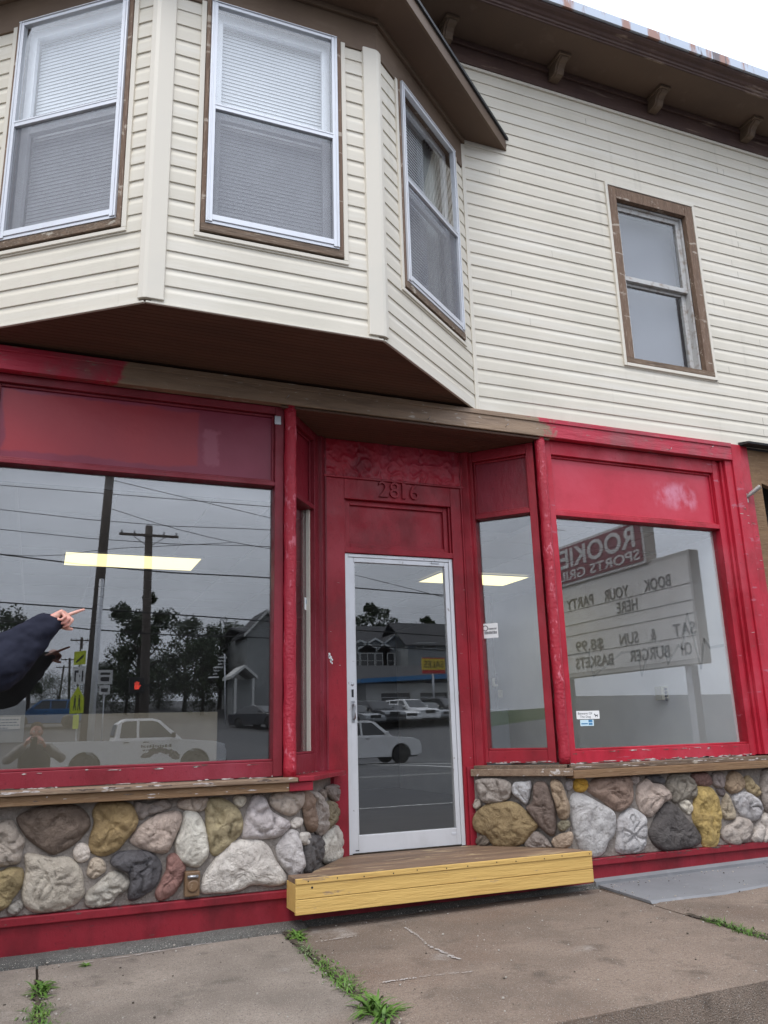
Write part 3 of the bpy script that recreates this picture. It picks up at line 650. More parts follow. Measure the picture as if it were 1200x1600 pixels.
# rough carved strip over the door: displaced grid
mb = MB(); nx, nz = 150, 34; xs = [1.866+1.184*i/nx for i in range(nx+1)]; zs = [1.875+.288*j/nz for j in range(nz+1)]
base_i = len(mb.v)
for j in range(nz+1):
    for i in range(nx+1):
        v = Vector((xs[i]*9, 0, zs[j]*9)); e = 1-abs(noise.noise(v*1.1))*2
        h = .012*max(0, e)**3*(1 if zs[j] < 2.07 else .4) + .004*noise.noise(v*4)
        for xk in (2.15, 2.42, 2.68): h -= .012*math.exp(-((xs[i]-xk-.01*math.sin(zs[j]*60))/.006)**2)
        mb.v.append((xs[i], YD-.032-h, zs[j]))
for j in range(nz):
    for i in range(nx):
        a = base_i+j*(nx+1)+i; mb.f.append((a, a+1, a+nx+2, a+nx+1)); mb.mi.append(0); mb.sm.append(True)
mb.box(1.866, 3.05, YD-.02, YD+.08, 1.8755, 2.1635)
M['carved'] = red('carved_red_paint', (.36, .016, .03), (.38, .05, .075), (.2, .01, .02), 27, rough=.36)
part(mb, 'carved_lintel', M['carved'], clean=False)
mb = MB()
for i, ch in enumerate('2816'):
    text_mb(mb, ch, (2.315+(0, .093, .196, .262)[i], YD-.031, 1.732), (1, 0, 0), (0, 0, 1), .125, .014, width=.078 if ch != '1' else .030)
hn = part(mb, 'house_number', M['red'], bevel=.0025, seg=1)
# corner posts where the angled windows meet the door wall
mb = MB(); mb.prism([(1.845, .40, -.27), (1.885, .4445, -.27), (1.885, .50, -.27), (1.80, .50, -.27), (1.80, .42, -.27)], (0, 0, 2.434)); mb.box(1.878, 1.892, .432, .4449, -.26, 2.163); part(mb, 'corner_board', M['red_dull'], bevel=.003)
mb = MB(); mb.prism([(3.078, .40, -.29), (3.034, .4445, -.29), (3.034, .50, -.29), (3.12, .50, -.29), (3.12, .42, -.29)], (0, 0, 2.454)); mb.box(3.022, 3.0339, .432, .4449, -.28, 2.163); part(mb, 'corner_board', M['red'], bevel=.003)
# pale putty line along the left angled glass
F = FM(*AL); mb = MB(); mb.box(.418, .4395, .036, .0595, -.138, 1.563, M=F); o = mb.build('putty_strip', M['siding_trim'], None); o.parent = sl_
# aluminium door
mb = MB(); mb.box(2.038, 2.066, YD-.012, YD+.06, -.818, 1.279); mb.box(2.902, 2.932, YD-.012, YD+.06, -.818, 1.279); mb.box(2.0662, 2.9018, YD-.012, YD+.06, 1.254, 1.279)
part(mb, 'door_frame', M['alu_door'], bevel=.002)
mb = MB(); mb.box(2.067, 2.112, YD-.004, YD+.035, -.812, 1.253); mb.box(2.866, 2.901, YD-.004, YD+.035, -.812, 1.253)
mb.box(2.1122, 2.8658, YD-.004, YD+.035, 1.218, 1.253); mb.box(2.1122, 2.8658, YD-.004, YD+.035, -.812, -.698)
mb.box(2.8661, 2.874, YD-.001, YD+.008, -.697, 1.217); mb.box(2.1125, 2.12, YD-.001, YD+.008, -.697, 1.217)
door = part(mb, 'door', M['alu_door'], bevel=.0025)
def ds(mb, n, mat, **k):
    o = mb.build(n, mat, None, **k); o.parent = door; return o
mb = MB(); mb.box(2.108, 2.870, YD+.012, YD+.018, -.702, 1.222); ds(mb, 'glass', M['glass'])
p = PY(546, 1112, YD); mb = MB(); zc = p.z; xc = 2.088
mb.box(xc-.011, xc+.011, YD-.010, YD-.004, zc-.075, zc+.075)
mb.tube([(xc+.004, YD-.008, zc+.055), (xc+.004, YD-.032, zc+.045), (xc+.004, YD-.036, zc), (xc+.004, YD-.032, zc-.045), (xc+.004, YD-.008, zc-.055)], .007, 8); ds(mb, 'handle', M['steel'])
mb = MB(); mb.box(xc-.010, xc+.006, YD-.006, YD-.0038, zc+.10, zc+.155); ds(mb, 'lock_hole', M['black'])
mb = MB(); mb.lathe((xc-.002, YD-.004, zc+.19), (0, -1, 0), [(0, .011), (.004, .010), (.0041, .004), (.005, .003)], 16); ds(mb, 'lock_cylinder', M['steel'])
p = PY(716, 1083, YD); mb = MB(); mb.box(p.x-.013, p.x+.013, YD-.010, YD-.0042, p.z-.016, p.z+.016); mb.lathe((p.x, YD-.010, p.z), (0, -1, 0), [(0, .005), (.002, .004)], 10); ds(mb, 'latch_plate', M['alu'], bevel=.002)
p = PY(679, 880, YD); mb = MB(); mb.box(p.x-.034, p.x+.034, YD-.0125, YD-.0041, p.z-.006, p.z+.006); ds(mb, 'maker_plate', M['steel'])
p = PY(709, 1302, YD); mb = MB(); mb.box(p.x-.018, p.x+.018, YD-.007, YD-.0041, p.z-.010, p.z+.008); ds(mb, 'small_plate', M['alu'], bevel=.003)
p = PY(558, 1329, YD); mb = MB(); mb.box(p.x-.012, p.x+.014, YD-.0062, YD-.0041, p.z-.003, p.z+.003); ds(mb, 'scratch_mark', M['black'])
# flakes of peeled paint and bare wood: small thin irregular chips along an edge
M['flake_w'] = patchy('peeled_white_primer', (.55, .50, .47), [((.35, .28, .25), 30, .45, .6, U, 1)], rough=.8)
M['flake_d'] = patchy('bare_dark_wood', (.10, .07, .055), [((.2, .15, .12), 40, .5, .6, U, 1)], rough=.9)
def chips(mb, F, u0, u1, z, spread, y, n, size, rr, up=False):
    for i in range(n):
        u = rr.uniform(u0, u1); zz = z+rr.uniform(-spread, spread); a = size*rr.uniform(.4, 3.2)**1.15; b_ = size*rr.uniform(.15, .5); k = 11
        pts = []
        for j in range(k):
            t = 2*math.pi*j/k; q = rr.uniform(.35, 1.15)
            pts.append(F@(Vector((u+a*q*math.cos(t), y-.0004-.0003*(i % 5), zz+b_*q*math.sin(t))) if not up else Vector((u+a*q*math.cos(t), z+b_*q*math.sin(t)+rr.uniform(-.0, .0), y+.0004+.0003*(i % 5)))))
        mb.prism(pts, F.to_3x3()@(Vector((0, .0003, 0)) if not up else Vector((0, 0, -.0003))))
def FLAKES():
    def part(mb, name, mat, **k_): return tag(bp(mb.build(name, mat, None, **k_)), kind='stuff')
    rr = random.Random(17); I = Matrix.Identity(4); FR, FLq = FM(*AR), FM(*AL)
    for mat, k in (('flake_w', 1.0), ('flake_d', .8)):
        mb = MB()
        chips(mb, I, -.5, 1.4, -.262, .004, .0, int(16*k), .013, rr); chips(mb, I, -.4, 1.3, -.18, .006, .0, int(9*k), .010, rr)
        chips(mb, I, 3.56, 5.30, -.268, .006, .0, int(44*k), .014, rr); chips(mb, I, 3.6, 5.3, -.20, .005, .0, int(12*k), .010, rr)
        chips(mb, FR, .05, .62, -.256, .005, .0, int(22*k), .010, rr); chips(mb, FLq, .03, .5, -.255, .004, .0, int(12*k), .007, rr)
        part(mb, 'peeling_paint', M[mat], clean=False)
        mb = MB(); chips(mb, I, -1.0, 1.45, -.272, .004, -.150, int(18*k), .018, rr); chips(mb, I, -1.0, 1.45, -.32, .018, -.128, int(12*k), .010, rr)
        chips(mb, I, 3.52, 5.66, -.295, .010, -.07, int(22*k), .014, rr); part(mb, 'peeling_paint', M[mat], clean=False)
        mb = MB(); chips(mb, I, -5, 1.44, -.928, .014, -.062, int(16*k), .008, rr); chips(mb, I, 3.5, 5.68, -.910, .004, -.062, int(40*k), .014, rr); chips(mb, I, -1, 1.44, -1.08, .05, -.04, int(10*k), .006, rr); part(mb, 'peeling_paint', M[mat if mat == 'flake_d' else 'panel_red'], clean=False)
        mb = MB(); chips(mb, I, 5.46, 5.55, 1.85, .25, -.055, int(4*k), .010, rr); chips(mb, I, 5.57, 5.64, 1.4, .5, -.035, int(5*k), .009, rr); chips(mb, I, 5.38, 5.44, .6, 1.2, -.04, int(3*k), .006, rr); part(mb, 'peeling_paint', M[mat], clean=False)
        mb = MB(); chips(mb, I, 2.93, 3.04, .3, .9, .445, int(6*k), .005, rr); chips(mb, I, 1.88, 2.03, .2, 1.0, .445, int(5*k), .004, rr); part(mb, 'peeling_paint', M[mat], clean=False)
# sills
def sill_poly(pts, z0, z1, name, mat, bevel=.005):
    mb = MB(); mb.prism([Vector((a, b_, z0)) for a, b_ in pts], (0, 0, z1-z0)); return part(mb, name, mat, bevel=bevel)
nl = FN(*AL); nr_ = FN(*AR)
eL0 = (AL[0][0]+nl[0]*.13, AL[0][1]+nl[1]*.13); eL1 = (AL[1][0]+nl[0]*.13, AL[1][1]+nl[1]*.13)
sill_poly([(-5.2, .0), (-5.2, -.150), (1.50, -.150), (1.49, .0)], -.292, -.266, 'window_sill', M['sill'])
mb = MB(); mb.box(-5.2, 1.45, -.128, -.0, -.345, -.2925); part(mb, 'sill_board', M['sill_brown'], bevel=.004)
mb = MB(); mb.prism([(1.4905, 0.02, -.29), (1.503, -.152, -.29), (1.605, -.135, -.29), (eL1[0]+.02, eL1[1]-.02, -.29), (1.92, .445, -.29), (1.86, .46, -.29), (1.50, 0.03, -.29)], (0, 0, .03)); mb.box(1.4505, 1.60, -.126, -.02, -.345, -.2925); part(mb, 'window_sill', M['red_worn'], bevel=.004)
mb = MB(); s0 = (AR[0][0]+nr_[0]*.11, AR[0][1]+nr_[1]*.11)
mb.prism([(3.06, .44, -.345), (2.965, .40, -.345), (3.435, -.118, -.345), (3.50, -.118, -.345), (3.50, -.0, -.345)], (0, 0, .05)); part(mb, 'window_sill', M['sill'], bevel=.004)
mb = MB(); mb.prism([(3.08, .45, -.2945), (3.00, .41, -.2945), (3.46, -.095, -.2945), (3.50, -.05, -.2945)], (0, 0, .022)); part(mb, 'sill_board', M['casing_h'], bevel=.003)
mb = MB(); mb.box(3.501, 5.70, -.125, .0, -.365, -.312); part(mb, 'window_sill', M['sill_brown'], bevel=.004)
mb = MB(); mb.box(3.52, 5.68, -.07, .0, -.3115, -.278); part(mb, 'sill_board', M['casing_h'], bevel=.004)
# base board
mb = MB(); mb.box(-5.2, 5.70, -.040, .03, -1.22, -.951)
part(mb, 'base_board', M['red_base'], bevel=.003)
mb = MB(); mb.box(-5.2, 5.70, -.062, .03, -.9505, -.905); part(mb, 'base_moulding', M['red_base'], bevel=.006)
# recess floor walls below door etc.
mb = MB(); mb.box(-5.2, -2.461, .0, .12, -.27, 2.184); mb.box(-5.2, -2.461, -.012, -.0005, -.27, -.15); mb.box(-4.2, -4.1, -.015, -.0005, -.149, 2.184); mb.box(-3.3, -3.2, -.015, -.0005, -.149, 2.184)
part(mb, 'side_panel', M['red_dull'], bevel=.003)

# ------------------------------------------------------------------ field stone walls, each stone from its own outline
def smooth_outline(pts, n=60):
    k = len(pts); out = []
    for i in range(k):
        p0, p1, p2, p3 = pts[(i-1) % k], pts[i], pts[(i+1) % k], pts[(i+2) % k]
        for s_ in range(6):
            t = s_/6
            out.append(tuple(.5*((2*p1[j]) + (-p0[j]+p2[j])*t + (2*p0[j]-5*p1[j]+4*p2[j]-p3[j])*t*t + (-p0[j]+3*p1[j]-3*p2[j]+p3[j])*t**3) for j in (0, 1)))
    # resample evenly
    L_ = [0]
    for a, b_ in zip(out, out[1:]+out[:1]): L_.append(L_[-1]+math.hypot(a[0]-b_[0], a[1]-b_[1]))
    res = []; j = 0
    for i in range(n):
        d = L_[-1]*i/n
        while L_[j+1] < d: j += 1
        f = (d-L_[j])/max(1e-9, L_[j+1]-L_[j]); a, b_ = out[j], out[(j+1) % len(out)]
        res.append((a[0]+(b_[0]-a[0])*f, a[1]+(b_[1]-a[1])*f))
    return res
def add_stone(mb, uz, F, col, seed, depth=None, y0=-.028):
    """uz: outline in the plane's own (u, z) metres"""
    gx = sum(p[0] for p in uz)/len(uz); gz_ = sum(p[1] for p in uz)/len(uz); o = smooth_outline([(gx+(p[0]-gx)*1.045, gz_+(p[1]-gz_)*1.045) for p in uz]); n = len(o); cx = sum(p[0] for p in o)/n; cz = sum(p[1] for p in o)/n
    size = math.sqrt(max(1e-6, abs(sum(o[i][0]*o[(i+1) % n][1]-o[(i+1) % n][0]*o[i][1] for i in range(n))/2)))
    dep = depth or min(.055, .012+size*.22)
    ts = [1.0, .99, .965, .93, .885, .83, .77, .70, .62, .54, .46, .37, .28, .19, .10]
    b0 = len(mb.v); sd = Vector((seed*7.3, seed*3.1, seed*1.7))
    k1 = .24+.34*abs(math.sin(seed*12.9)); k2 = .10+.38*abs(math.sin(seed*7.7+1)); k3 = 9+8*abs(math.sin(seed*3.3)); tilt = (noise.noise(sd)*.5, noise.noise(sd*1.7)*.5)
    for r_, t in enumerate(ts):
        prof = (1-t**4.2)**.5 if t < 1 else 0
        for (u, z) in o:
            uu = cx+(u-cx)*t; zz = cz+(z-cz)*t
            q = Vector((uu, 0, zz)) + Vector((.03*noise.noise(Vector((uu*9, 1, zz*9))), 0, .03*noise.noise(Vector((uu*9, 5, zz*9)))))
            rough = noise.noise(q*11+sd)*.6 + noise.noise(q*26+sd)*.28 + noise.noise(q*60+sd)*.16 + noise.noise(q*120+sd)*.07
            ridge = (1-abs(noise.noise(q*k3+sd*2))*2.2)
            h = dep*prof*(1 + k1*rough + tilt[0]*(uu-cx)/size + tilt[1]*(zz-cz)/size) - dep*k2*max(0, ridge)**3*prof
            jit = .003*noise.noise(q*40+sd)
            mb.v.append(tuple(F@Vector((uu+jit, y0-h, zz-jit)))); mb.col.append(col)
    for r_ in range(len(ts)-1):
        for i in range(n):
            j = (i+1) % n; a = b0+r_*n; c = a+n
            mb.f.append((a+i, a+j, c+j, c+i)); mb.mi.append(0); mb.sm.append(True)
    mb.v.append(tuple(F@Vector((cx, y0-dep*(1+.3*noise.noise(Vector((cx, 0, cz))*11+sd)), cz)))); mb.col.append(col)
    c = b0+(len(ts)-1)*n; e = len(mb.v)-1
    for i in range(n): mb.f.append((c+i, c+(i+1) % n, e)); mb.mi.append(0); mb.sm.append(True)
WHT = (.76, .72, .67); LAV = (.57, .54, .54); PNK = (.56, .49, .46); CRM = (.52, .47, .41); TAN = (.42, .30, .15); YEL = (.50, .42, .26); YLW = (.50, .37, .15)
BRN = (.20, .15, .125); DKG = (.13, .125, .135); RED_ = (.34, .20, .18); GRY = (.36, .33, .31); GRN = (.27, .245, .175); ORG = (.62, .36, .06); OLV = (.36, .29, .17)
def Z(zid, pts):
    s_, x, y = {'a': (3.75, 0, 1210), 'b': (2.0, 0, 1200), 'c': (4.615, 680, 1150), 'd': (4.0, 900, 1140), 'p': (1, 0, 0)}[zid]
    return [(x+p[0]/s_, y+p[1]/s_) for p in pts]
LEFT = [
 ('a', BRN, [(105,260),(150,225),(250,190),(400,178),(490,215),(525,290),(490,350),(430,410),(320,465),(260,445),(170,380),(120,310)]),
 ('a', TAN, [(580,170),(650,162),(760,175),(805,250),(790,320),(740,380),(690,440),(610,475),(535,450),(530,370),(555,290),(545,230)]),
 ('a', GRY, [(800,160),(880,170),(960,145),(1005,185),(960,215),(870,240),(830,265),(795,220)]),
 ('a', PNK, [(770,375),(850,280),(960,225),(1055,225),(1060,290),(1010,400),(980,455),(900,455),(800,420)]),
 ('b', PNK, [(555,115),(575,95),(615,88),(650,95),(648,120),(625,135),(575,130)]),
 ('b', WHT, [(578,140),(610,137),(640,180),(652,260),(630,300),(600,308),(560,285),(548,240),(565,190)]),
 ('b', YEL, [(650,105),(690,95),(745,130),(760,190),(730,230),(690,265),(665,270),(650,220),(645,150)]),
 ('a', WHT, [(430,450),(450,410),(490,405),(522,430),(525,480),(500,512),(460,515),(435,490)]),
 ('a', CRM, [(510,580),(530,510),(565,488),(610,510),(620,560),(580,600),(540,610)]),
 ('a', (.56,.52,.48), [(148,480),(190,470),(300,490),(400,490),(470,560),(485,650),(485,710),(400,780),(290,805),(190,800),(140,750),(133,660),(155,560)]),
 ('a', (.5,.46,.42), [(500,750),(515,690),(570,640),(640,580),(700,575),(755,620),(750,670),(690,710),(640,765),(540,780)]),
 ('a', DKG, [(655,500),(700,460),(790,450),(880,460),(935,510),(945,570),(920,640),(870,690),(790,735),(750,720),(760,640),(760,600),(740,575),(690,555),(655,530)]),
 ('a', RED_, [(980,490),(1020,465),(1060,480),(1085,530),(1085,590),(1050,660),(990,720),(940,740),(912,700),(935,640),(975,560)]),
 ('a', (.46,.43,.41), [(-150,300),(0,275),(70,275),(110,340),(145,390),(130,440),(120,510),(60,530),(0,540),(-160,530)]),
 ('a', OLV, [(-120,600),(0,570),(60,550),(130,560),(130,650),(80,720),(20,790),(-110,800)]),
 ('a', GRY, [(42,790),(70,755),(110,738),(138,765),(120,800),(80,830),(48,825)]),
 ('b', WHT, [(630,370),(650,320),(690,270),(730,235),(800,225),(840,250),(860,290),(890,330),(890,360),(840,370),(790,365),(740,385),(650,392),(630,385)]),
 ('b', (.62,.61,.64), [(760,200),(775,130),(800,85),(830,95),(850,135),(900,165),(905,185),(870,215),(800,222),(765,220)]),
 ('b', WHT, [(732,95),(750,85),(770,92),(768,110),(752,124),(735,115)]),
 ('b', PNK, [(845,95),(870,72),(935,68),(952,85),(945,120),(915,148),(880,140),(850,118)]),
 ('b', (.60,.56,.57), [(865,250),(880,225),(910,195),(935,205),(945,250),(955,300),(940,330),(915,340),(885,310),(870,280)]),
 ('b', WHT, [(910,175),(925,155),(948,160),(945,178),(920,190)]),
]
ANG = [
 ('b', (.34,.24,.19), [(952,80),(970,75),(978,100),(985,160),(980,200),(962,180),(954,130)]),
 ('b', (.52,.46,.42), [(976,75),(1000,80),(1020,140),(1020,190),(1002,210),(988,180),(988,120),(978,90)]),
 ('b', GRY, [(1025,60),(1055,52),(1062,75),(1060,105),(1040,95)]),
 ('b', GRN, [(1022,112),(1050,110),(1058,150),(1040,180),(1024,190)]),
 ('b', DKG, [(965,212),(1005,218),(1008,260),(1000,290),(978,318),(962,325),(958,260)]),
 ('b', WHT, [(1012,230),(1030,197),(1055,180),(1073,215),(1075,250),(1058,290),(1032,300),(1012,280)]),
 ('b', WHT, [(945,208),(955,200),(970,203),(974,222),(963,240),(950,235)]),
 ('b', CRM, [(1060,125),(1068,135),(1068,165),(1058,170)]),
 ('b', GRY, [(1005,75),(1018,68),(1022,95),(1012,102)]),
]
RET = [
 ('c', (.42,.37,.35), [(290,330),(330,310),(430,305),(520,330),(545,380),(520,450),(450,480),(370,485),(320,450),(300,390)]),
 ('c', (.55,.55,.57), [(550,370),(575,335),(640,330),(685,330),(683,400),(655,490),(610,460),(560,420)]),
 ('c', (.50,.47,.42), [(270,495),(285,460),(315,462),(325,500),(300,530),(275,520)]),
 ('c', OLV, [(275,600),(300,550),(370,500),(470,482),(570,485),(640,540),(720,620),(730,650),(700,690),(660,740),(600,785),(480,798),(420,790),(370,730),(300,690),(275,650)]),
 ('c', (.19,.15,.14), [(655,520),(700,470),(712,350),(790,340),(830,430),(860,520),(865,650),(850,715),(800,700),(740,640),(700,590)]),
 ('c', (.40,.30,.22), [(830,330),(870,318),(910,350),(940,430),(965,500),(960,580),(920,605),(885,580),(860,480),(835,400)]),
 ('c', GRN, [(880,640),(910,610),(960,615),(968,650),(940,680),(895,685)]),
 ('c', GRY, [(645,790),(670,730),(720,690),(780,720),(825,780),(820,805),(700,805)]),
 ('c', (.42,.35,.29), [(838,770),(860,730),(920,700),(975,695),(990,730),(975,785),(920,820),(870,810)]),
 ('c', (.20,.17,.15), [(290,750),(320,715),(370,720),(388,770),(350,795),(300,785)]),
]
RIGHT = [
 ('c', ORG, [(1000,350),(1020,310),(1060,300),(1100,325),(1100,380),(1060,408),(1015,395)]),
 ('c', (.42,.38,.38), [(948,345),(975,312),(996,330),(985,385),(962,395),(950,375)]),
 ('d', (.36,.27,.22), [(80,370),(120,310),(220,290),(330,295),(355,360),(350,450),(290,505),(230,495),(160,440),(100,400)]),
 ('d', (.48,.45,.46), [(345,290),(390,288),(398,325),(370,345),(345,325)]),
 ('d', (.52,.44,.42), [(385,400),(400,340),(445,308),(480,335),(540,345),(600,400),(605,430),(550,460),(510,500),(470,545),(420,520),(390,460)]),
 ('d', (.30,.265,.23), [(570,330),(600,280),(680,272),(730,310),(760,370),(740,430),(680,435),(635,460),(605,440),(575,380)]),
 ('d', (.26,.15,.13), [(725,285),(770,268),(820,270),(850,320),(840,350),(790,355),(740,330)]),
 ('d', (.35,.31,.30), [(850,290),(880,265),(920,275),(935,320),(910,370),(870,355),(852,320)]),
 ('d', (.38,.30,.22), [(935,340),(960,275),(1000,262),(1040,290),(1060,350),(1030,385),(980,400),(940,370)]),
 ('d', (.42,.34,.22), [(1055,310),(1085,288),(1110,320),(1150,380),(1148,415),(1110,410),(1070,370)]),
 ('p', (.60,.58,.60), [(893,1250),(901,1240),(915,1243),(937,1255),(957,1267),(962,1280),(960,1302),(950,1315),(945,1330),(930,1339),(914,1336),(903,1315),(896,1290),(893,1267)]),
 ('d', (.58,.57,.58), [(260,590),(290,530),(350,495),(420,530),(443,580),(440,700),(400,760),(300,775),(255,745),(262,660)]),
 ('d', (.115,.11,.11), [(465,630),(500,560),(530,490),(580,460),(640,490),(690,550),(740,600),(780,660),(775,710),(700,740),(560,755),(500,720),(470,670)]),
 ('d', WHT, [(655,450),(690,435),(735,480),(715,530),(680,510),(655,480)]),
 ('d', YLW, [(755,370),(790,355),(850,370),(890,430),(910,540),(900,620),(890,710),(850,740),(800,725),(780,640),(740,570),(735,500),(750,420)]),
 ('d', (.46,.38,.29), [(915,470),(940,400),(970,440),(997,530),(980,562),(930,555),(912,510)]),
 ('d', (.6,.59,.6), [(985,420),(1020,395),(1080,395),(1140,440),(1170,500),(1150,550),(1100,570),(1040,540),(1000,480)]),
 ('d', (.47,.44,.41), [(915,630),(980,580),(1010,550),(1080,560),(1108,620),(1080,680),(1030,715),(990,725),(920,680)]),
 ('d', (.6,.58,.58), [(1100,680),(1130,600),(1170,535),(1220,525),(1270,600),(1260,700),(1150,712)]),
 ('d', (.33,.29,.28), [(1155,330),(1170,262),(1230,260),(1240,500),(1190,510),(1160,420)]),
 ('d', DKG, [(440,297),(520,287),(560,312),(555,340),(500,333)]),
 ('d', (.2,.17,.17), [(880,372),(928,372),(935,408),(905,415)]),
]
YS = -.028
def wall_of(lst, A, B, name_seed, extra=()):
    F = FM(A, B); mb = MB()
    for i, (zid, col, pts) in enumerate(lst):
        uz = [loc(px, py, A, B, .045) for px, py in Z(zid, pts)]
        uz = [(u, max(-.93, min(-.368 if A == (0, 0) and u > 3 else -.35, z))) for u, z in uz]
        c = tuple(min(.8, q*(1.06, 1.0, .91)[j]*(1+.05*math.sin(i*5+j))) for j, q in enumerate(col))
        add_stone(mb, uz, F, c, name_seed+i)
    for (u, z, a, b_, col) in extra:
        k = rnd.random()*6
        pts = [(u+a*math.cos(t)*(1+.15*math.sin(2*t+k)), z+b_*math.sin(t)*(1+.12*math.cos(3*t+k))) for t in [i*math.pi/5 for i in range(10)]]
        add_stone(mb, pts, F, col, name_seed+u*3.3)
    return mb
def stone_wall(mbs, mortar, label=None):
    w_ = part(mortar, 'stone_wall', M['mortar'], bevel=.006)
    o = mbs.build('field_stones', M['stone'], None, clean=False); o.parent = w_
    if label: w_['label'] = label
    return w_
# stones left of the picture, so that a step aside still shows a wall
ext = []
for r_, z in enumerate((-.44, -.60, -.77, -.87)):
    u = (-.46, -.48, -.44, -.33)[r_]
    while u > -5:
        a = rnd.uniform(.07, .12); ext.append((u-a, z+rnd.uniform(-.02, .02), a, rnd.uniform(.06, .08) if r_ < 3 else .035, rnd.choice([WHT, LAV, PNK, CRM, TAN, YEL, BRN, DKG, GRY, RED_]))); u -= 2*a+.015
mo = MB(); mo.box(-5.2, 1.548, YS, .06, -.905, -.346)
stone_wall(wall_of(LEFT, (0, 0), (1, 0), 1, ext), mo)
mo = MB(); mo.prism([(1.549, YS, -.93), (1.90, .43, -.93), (1.86, .47, -.93), (1.549, .06, -.93)], (0, 0, .64))
stone_wall(wall_of(ANG, (1.53, -.02), (1.90, .455), 50), mo)
mo = MB(); mo.prism([(3.46, YS, -.93), (3.499, YS, -.93), (3.499, .05, -.93), (3.08, .48, -.93), (3.00, .43, -.93)], (0, 0, .585))
stone_wall(wall_of(RET, (3.00, .445), (3.46, -.03), 80), mo)
mo = MB(); mo.box(3.4995, 5.70, YS-.002, .06, -.905, -.366)
stone_wall(wall_of(RIGHT, (0, 0), (1, 0), 120), mo)
# walls below the sills inside the recess (red strips beside the door)
mb = MB(); mb.prism([(1.872, .47, -.84), (1.925, .435, -.84), (2.035, .4445, -.84), (2.035, .47, -.84)], (0, 0, .545)); part(mb, 'jamb_board', M['red_worn'], bevel=.003)
mb = MB(); mb.box(2.955, 3.04, .425, .4445, -.84, -.28); part(mb, 'jamb_board', M['red_worn'], bevel=.003)
FLAKES()

# ------------------------------------------------------------------ interior
mb = MB(); mb.box(5.24, 5.30, .101, 8, -1.1, 2.16); mb.box(5.2365, 5.2395, .12, 7.9, -.80, -.70); part(mb, 'interior_wall', M['int_wall'])
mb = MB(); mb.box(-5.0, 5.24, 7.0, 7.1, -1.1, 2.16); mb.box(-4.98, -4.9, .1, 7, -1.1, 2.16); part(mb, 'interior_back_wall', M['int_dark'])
mb = MB(); mb.box(-5.0, 5.24, .075, 8, -1.1, -.86); part(mb, 'interior_floor', M['int_floor'])
mb = MB(); mb.box(-5.0, 1.40, .12, 8, 1.52, 1.56); mb.box(1.40, 3.55, .60, 8, 1.52, 1.56); mb.box(3.55, 5.24, .12, 8, 1.52, 1.56)
part(mb, 'interior_ceiling', M['ceil'])
mb = MB(); mb.box(-5.0, 1.44, .1, .119, 1.522, 2.16); mb.box(3.56, 5.24, .1, .119, 1.522, 2.16); part(mb, 'ceiling_edge', M['int_dark'])
mb = MB()
for i in range(16): mb.box(-4.6+.61*i+.112-.008, -4.6+.61*i+.112+.008, .125 if not 1.38 < -4.488+.61*i < 3.57 else .605, 7, 1.512, 1.5195)
for j in range(11): mb.box(-4.9, 5.2, .77+.61*j-.008, .77+.61*j+.008, 1.513, 1.5192)
part(mb, 'ceiling_grid', patchy('grey_grid_metal', (.24, .24, .24), (), rough=.5))
# heartbeat line painted on the side wall
ek = [(1200,935),(1110,950),(1072,893),(1052,1090),(958,725),(925,960),(900,935),(830,1060),(800,940),(700,955),(655,1140),(625,975),(520,985),(330,1145),(300,985),(150,1005)]
pts = [PX(850+a/4.286, 790+b_/4.286, 5.2385) for a, b_ in ek]; mb = MB()
for a, b_ in zip(pts, pts[1:]):
    d = (b_-a).normalized(); n_ = Vector((0, -d.z, d.y))*.011; e = d*.006
    mb.prism([a-n_-e, a+n_-e, b_+n_+e, b_-n_+e], (.003, 0, 0))
part(mb, 'wall_stripe', M['ekg'])
mb = MB(); t0 = PX(1029, 1074, 5.24); 
mb.box(5.165, 5.2395, .84, .93, .19, .31)
tb_ = empty('wall_box', 'small khaki electrical box on the grey side wall seen through the right shop window', 'box', (5.24, .88, .25))
def own(parent, mb, name, mat, **k):
    o = mb.build(name, mat, None, **k); o.parent = parent; o.matrix_parent_inverse = Matrix.Translation(-parent.location) if parent.parent is None and parent.type == 'EMPTY' else Matrix.Identity(4); return o
own(tb_, mb, 'cover', M['bone'], bevel=.004)
for k in range(4): mb = MB(); mb.lathe((5.205, .835, .195+.03*k), (0, -1, 0), [(0, .013), (.014, .011), (.018, .005)], 10); own(tb_, mb, 'cable_gland', M['black'])
# ceiling lamps
for (x0, x1, y0, y1, lb) in ((.135, 1.25, 2.0, 2.56, 'lit pale yellow ceiling lamp behind the left shop window'), (3.64, 4.66, 2.08, 2.62, 'lit pale yellow ceiling lamp behind the door and the right angled window')):
    e = empty('ceiling_lamp', lb, 'ceiling lamp', ((x0+x1)/2, (y0+y1)/2, 1.51), group='lit ceiling lamps inside the shop')
    mb = MB(); mb.box(x0, x1, y0, y1, 1.500, 1.508); own(e, mb, 'diffuser', M['lamp'])
    mb = MB()
    for q in ((x0-.015, x0-.0005, y0-.015, y1+.015), (x1+.0005, x1+.015, y0-.015, y1+.015), (x0, x1, y0-.015, y0-.0005), (x0, x1, y1+.0005, y1+.015)): mb.box(*q, 1.499, 1.5115)
    own(e, mb, 'lamp_frame', M['alu'])
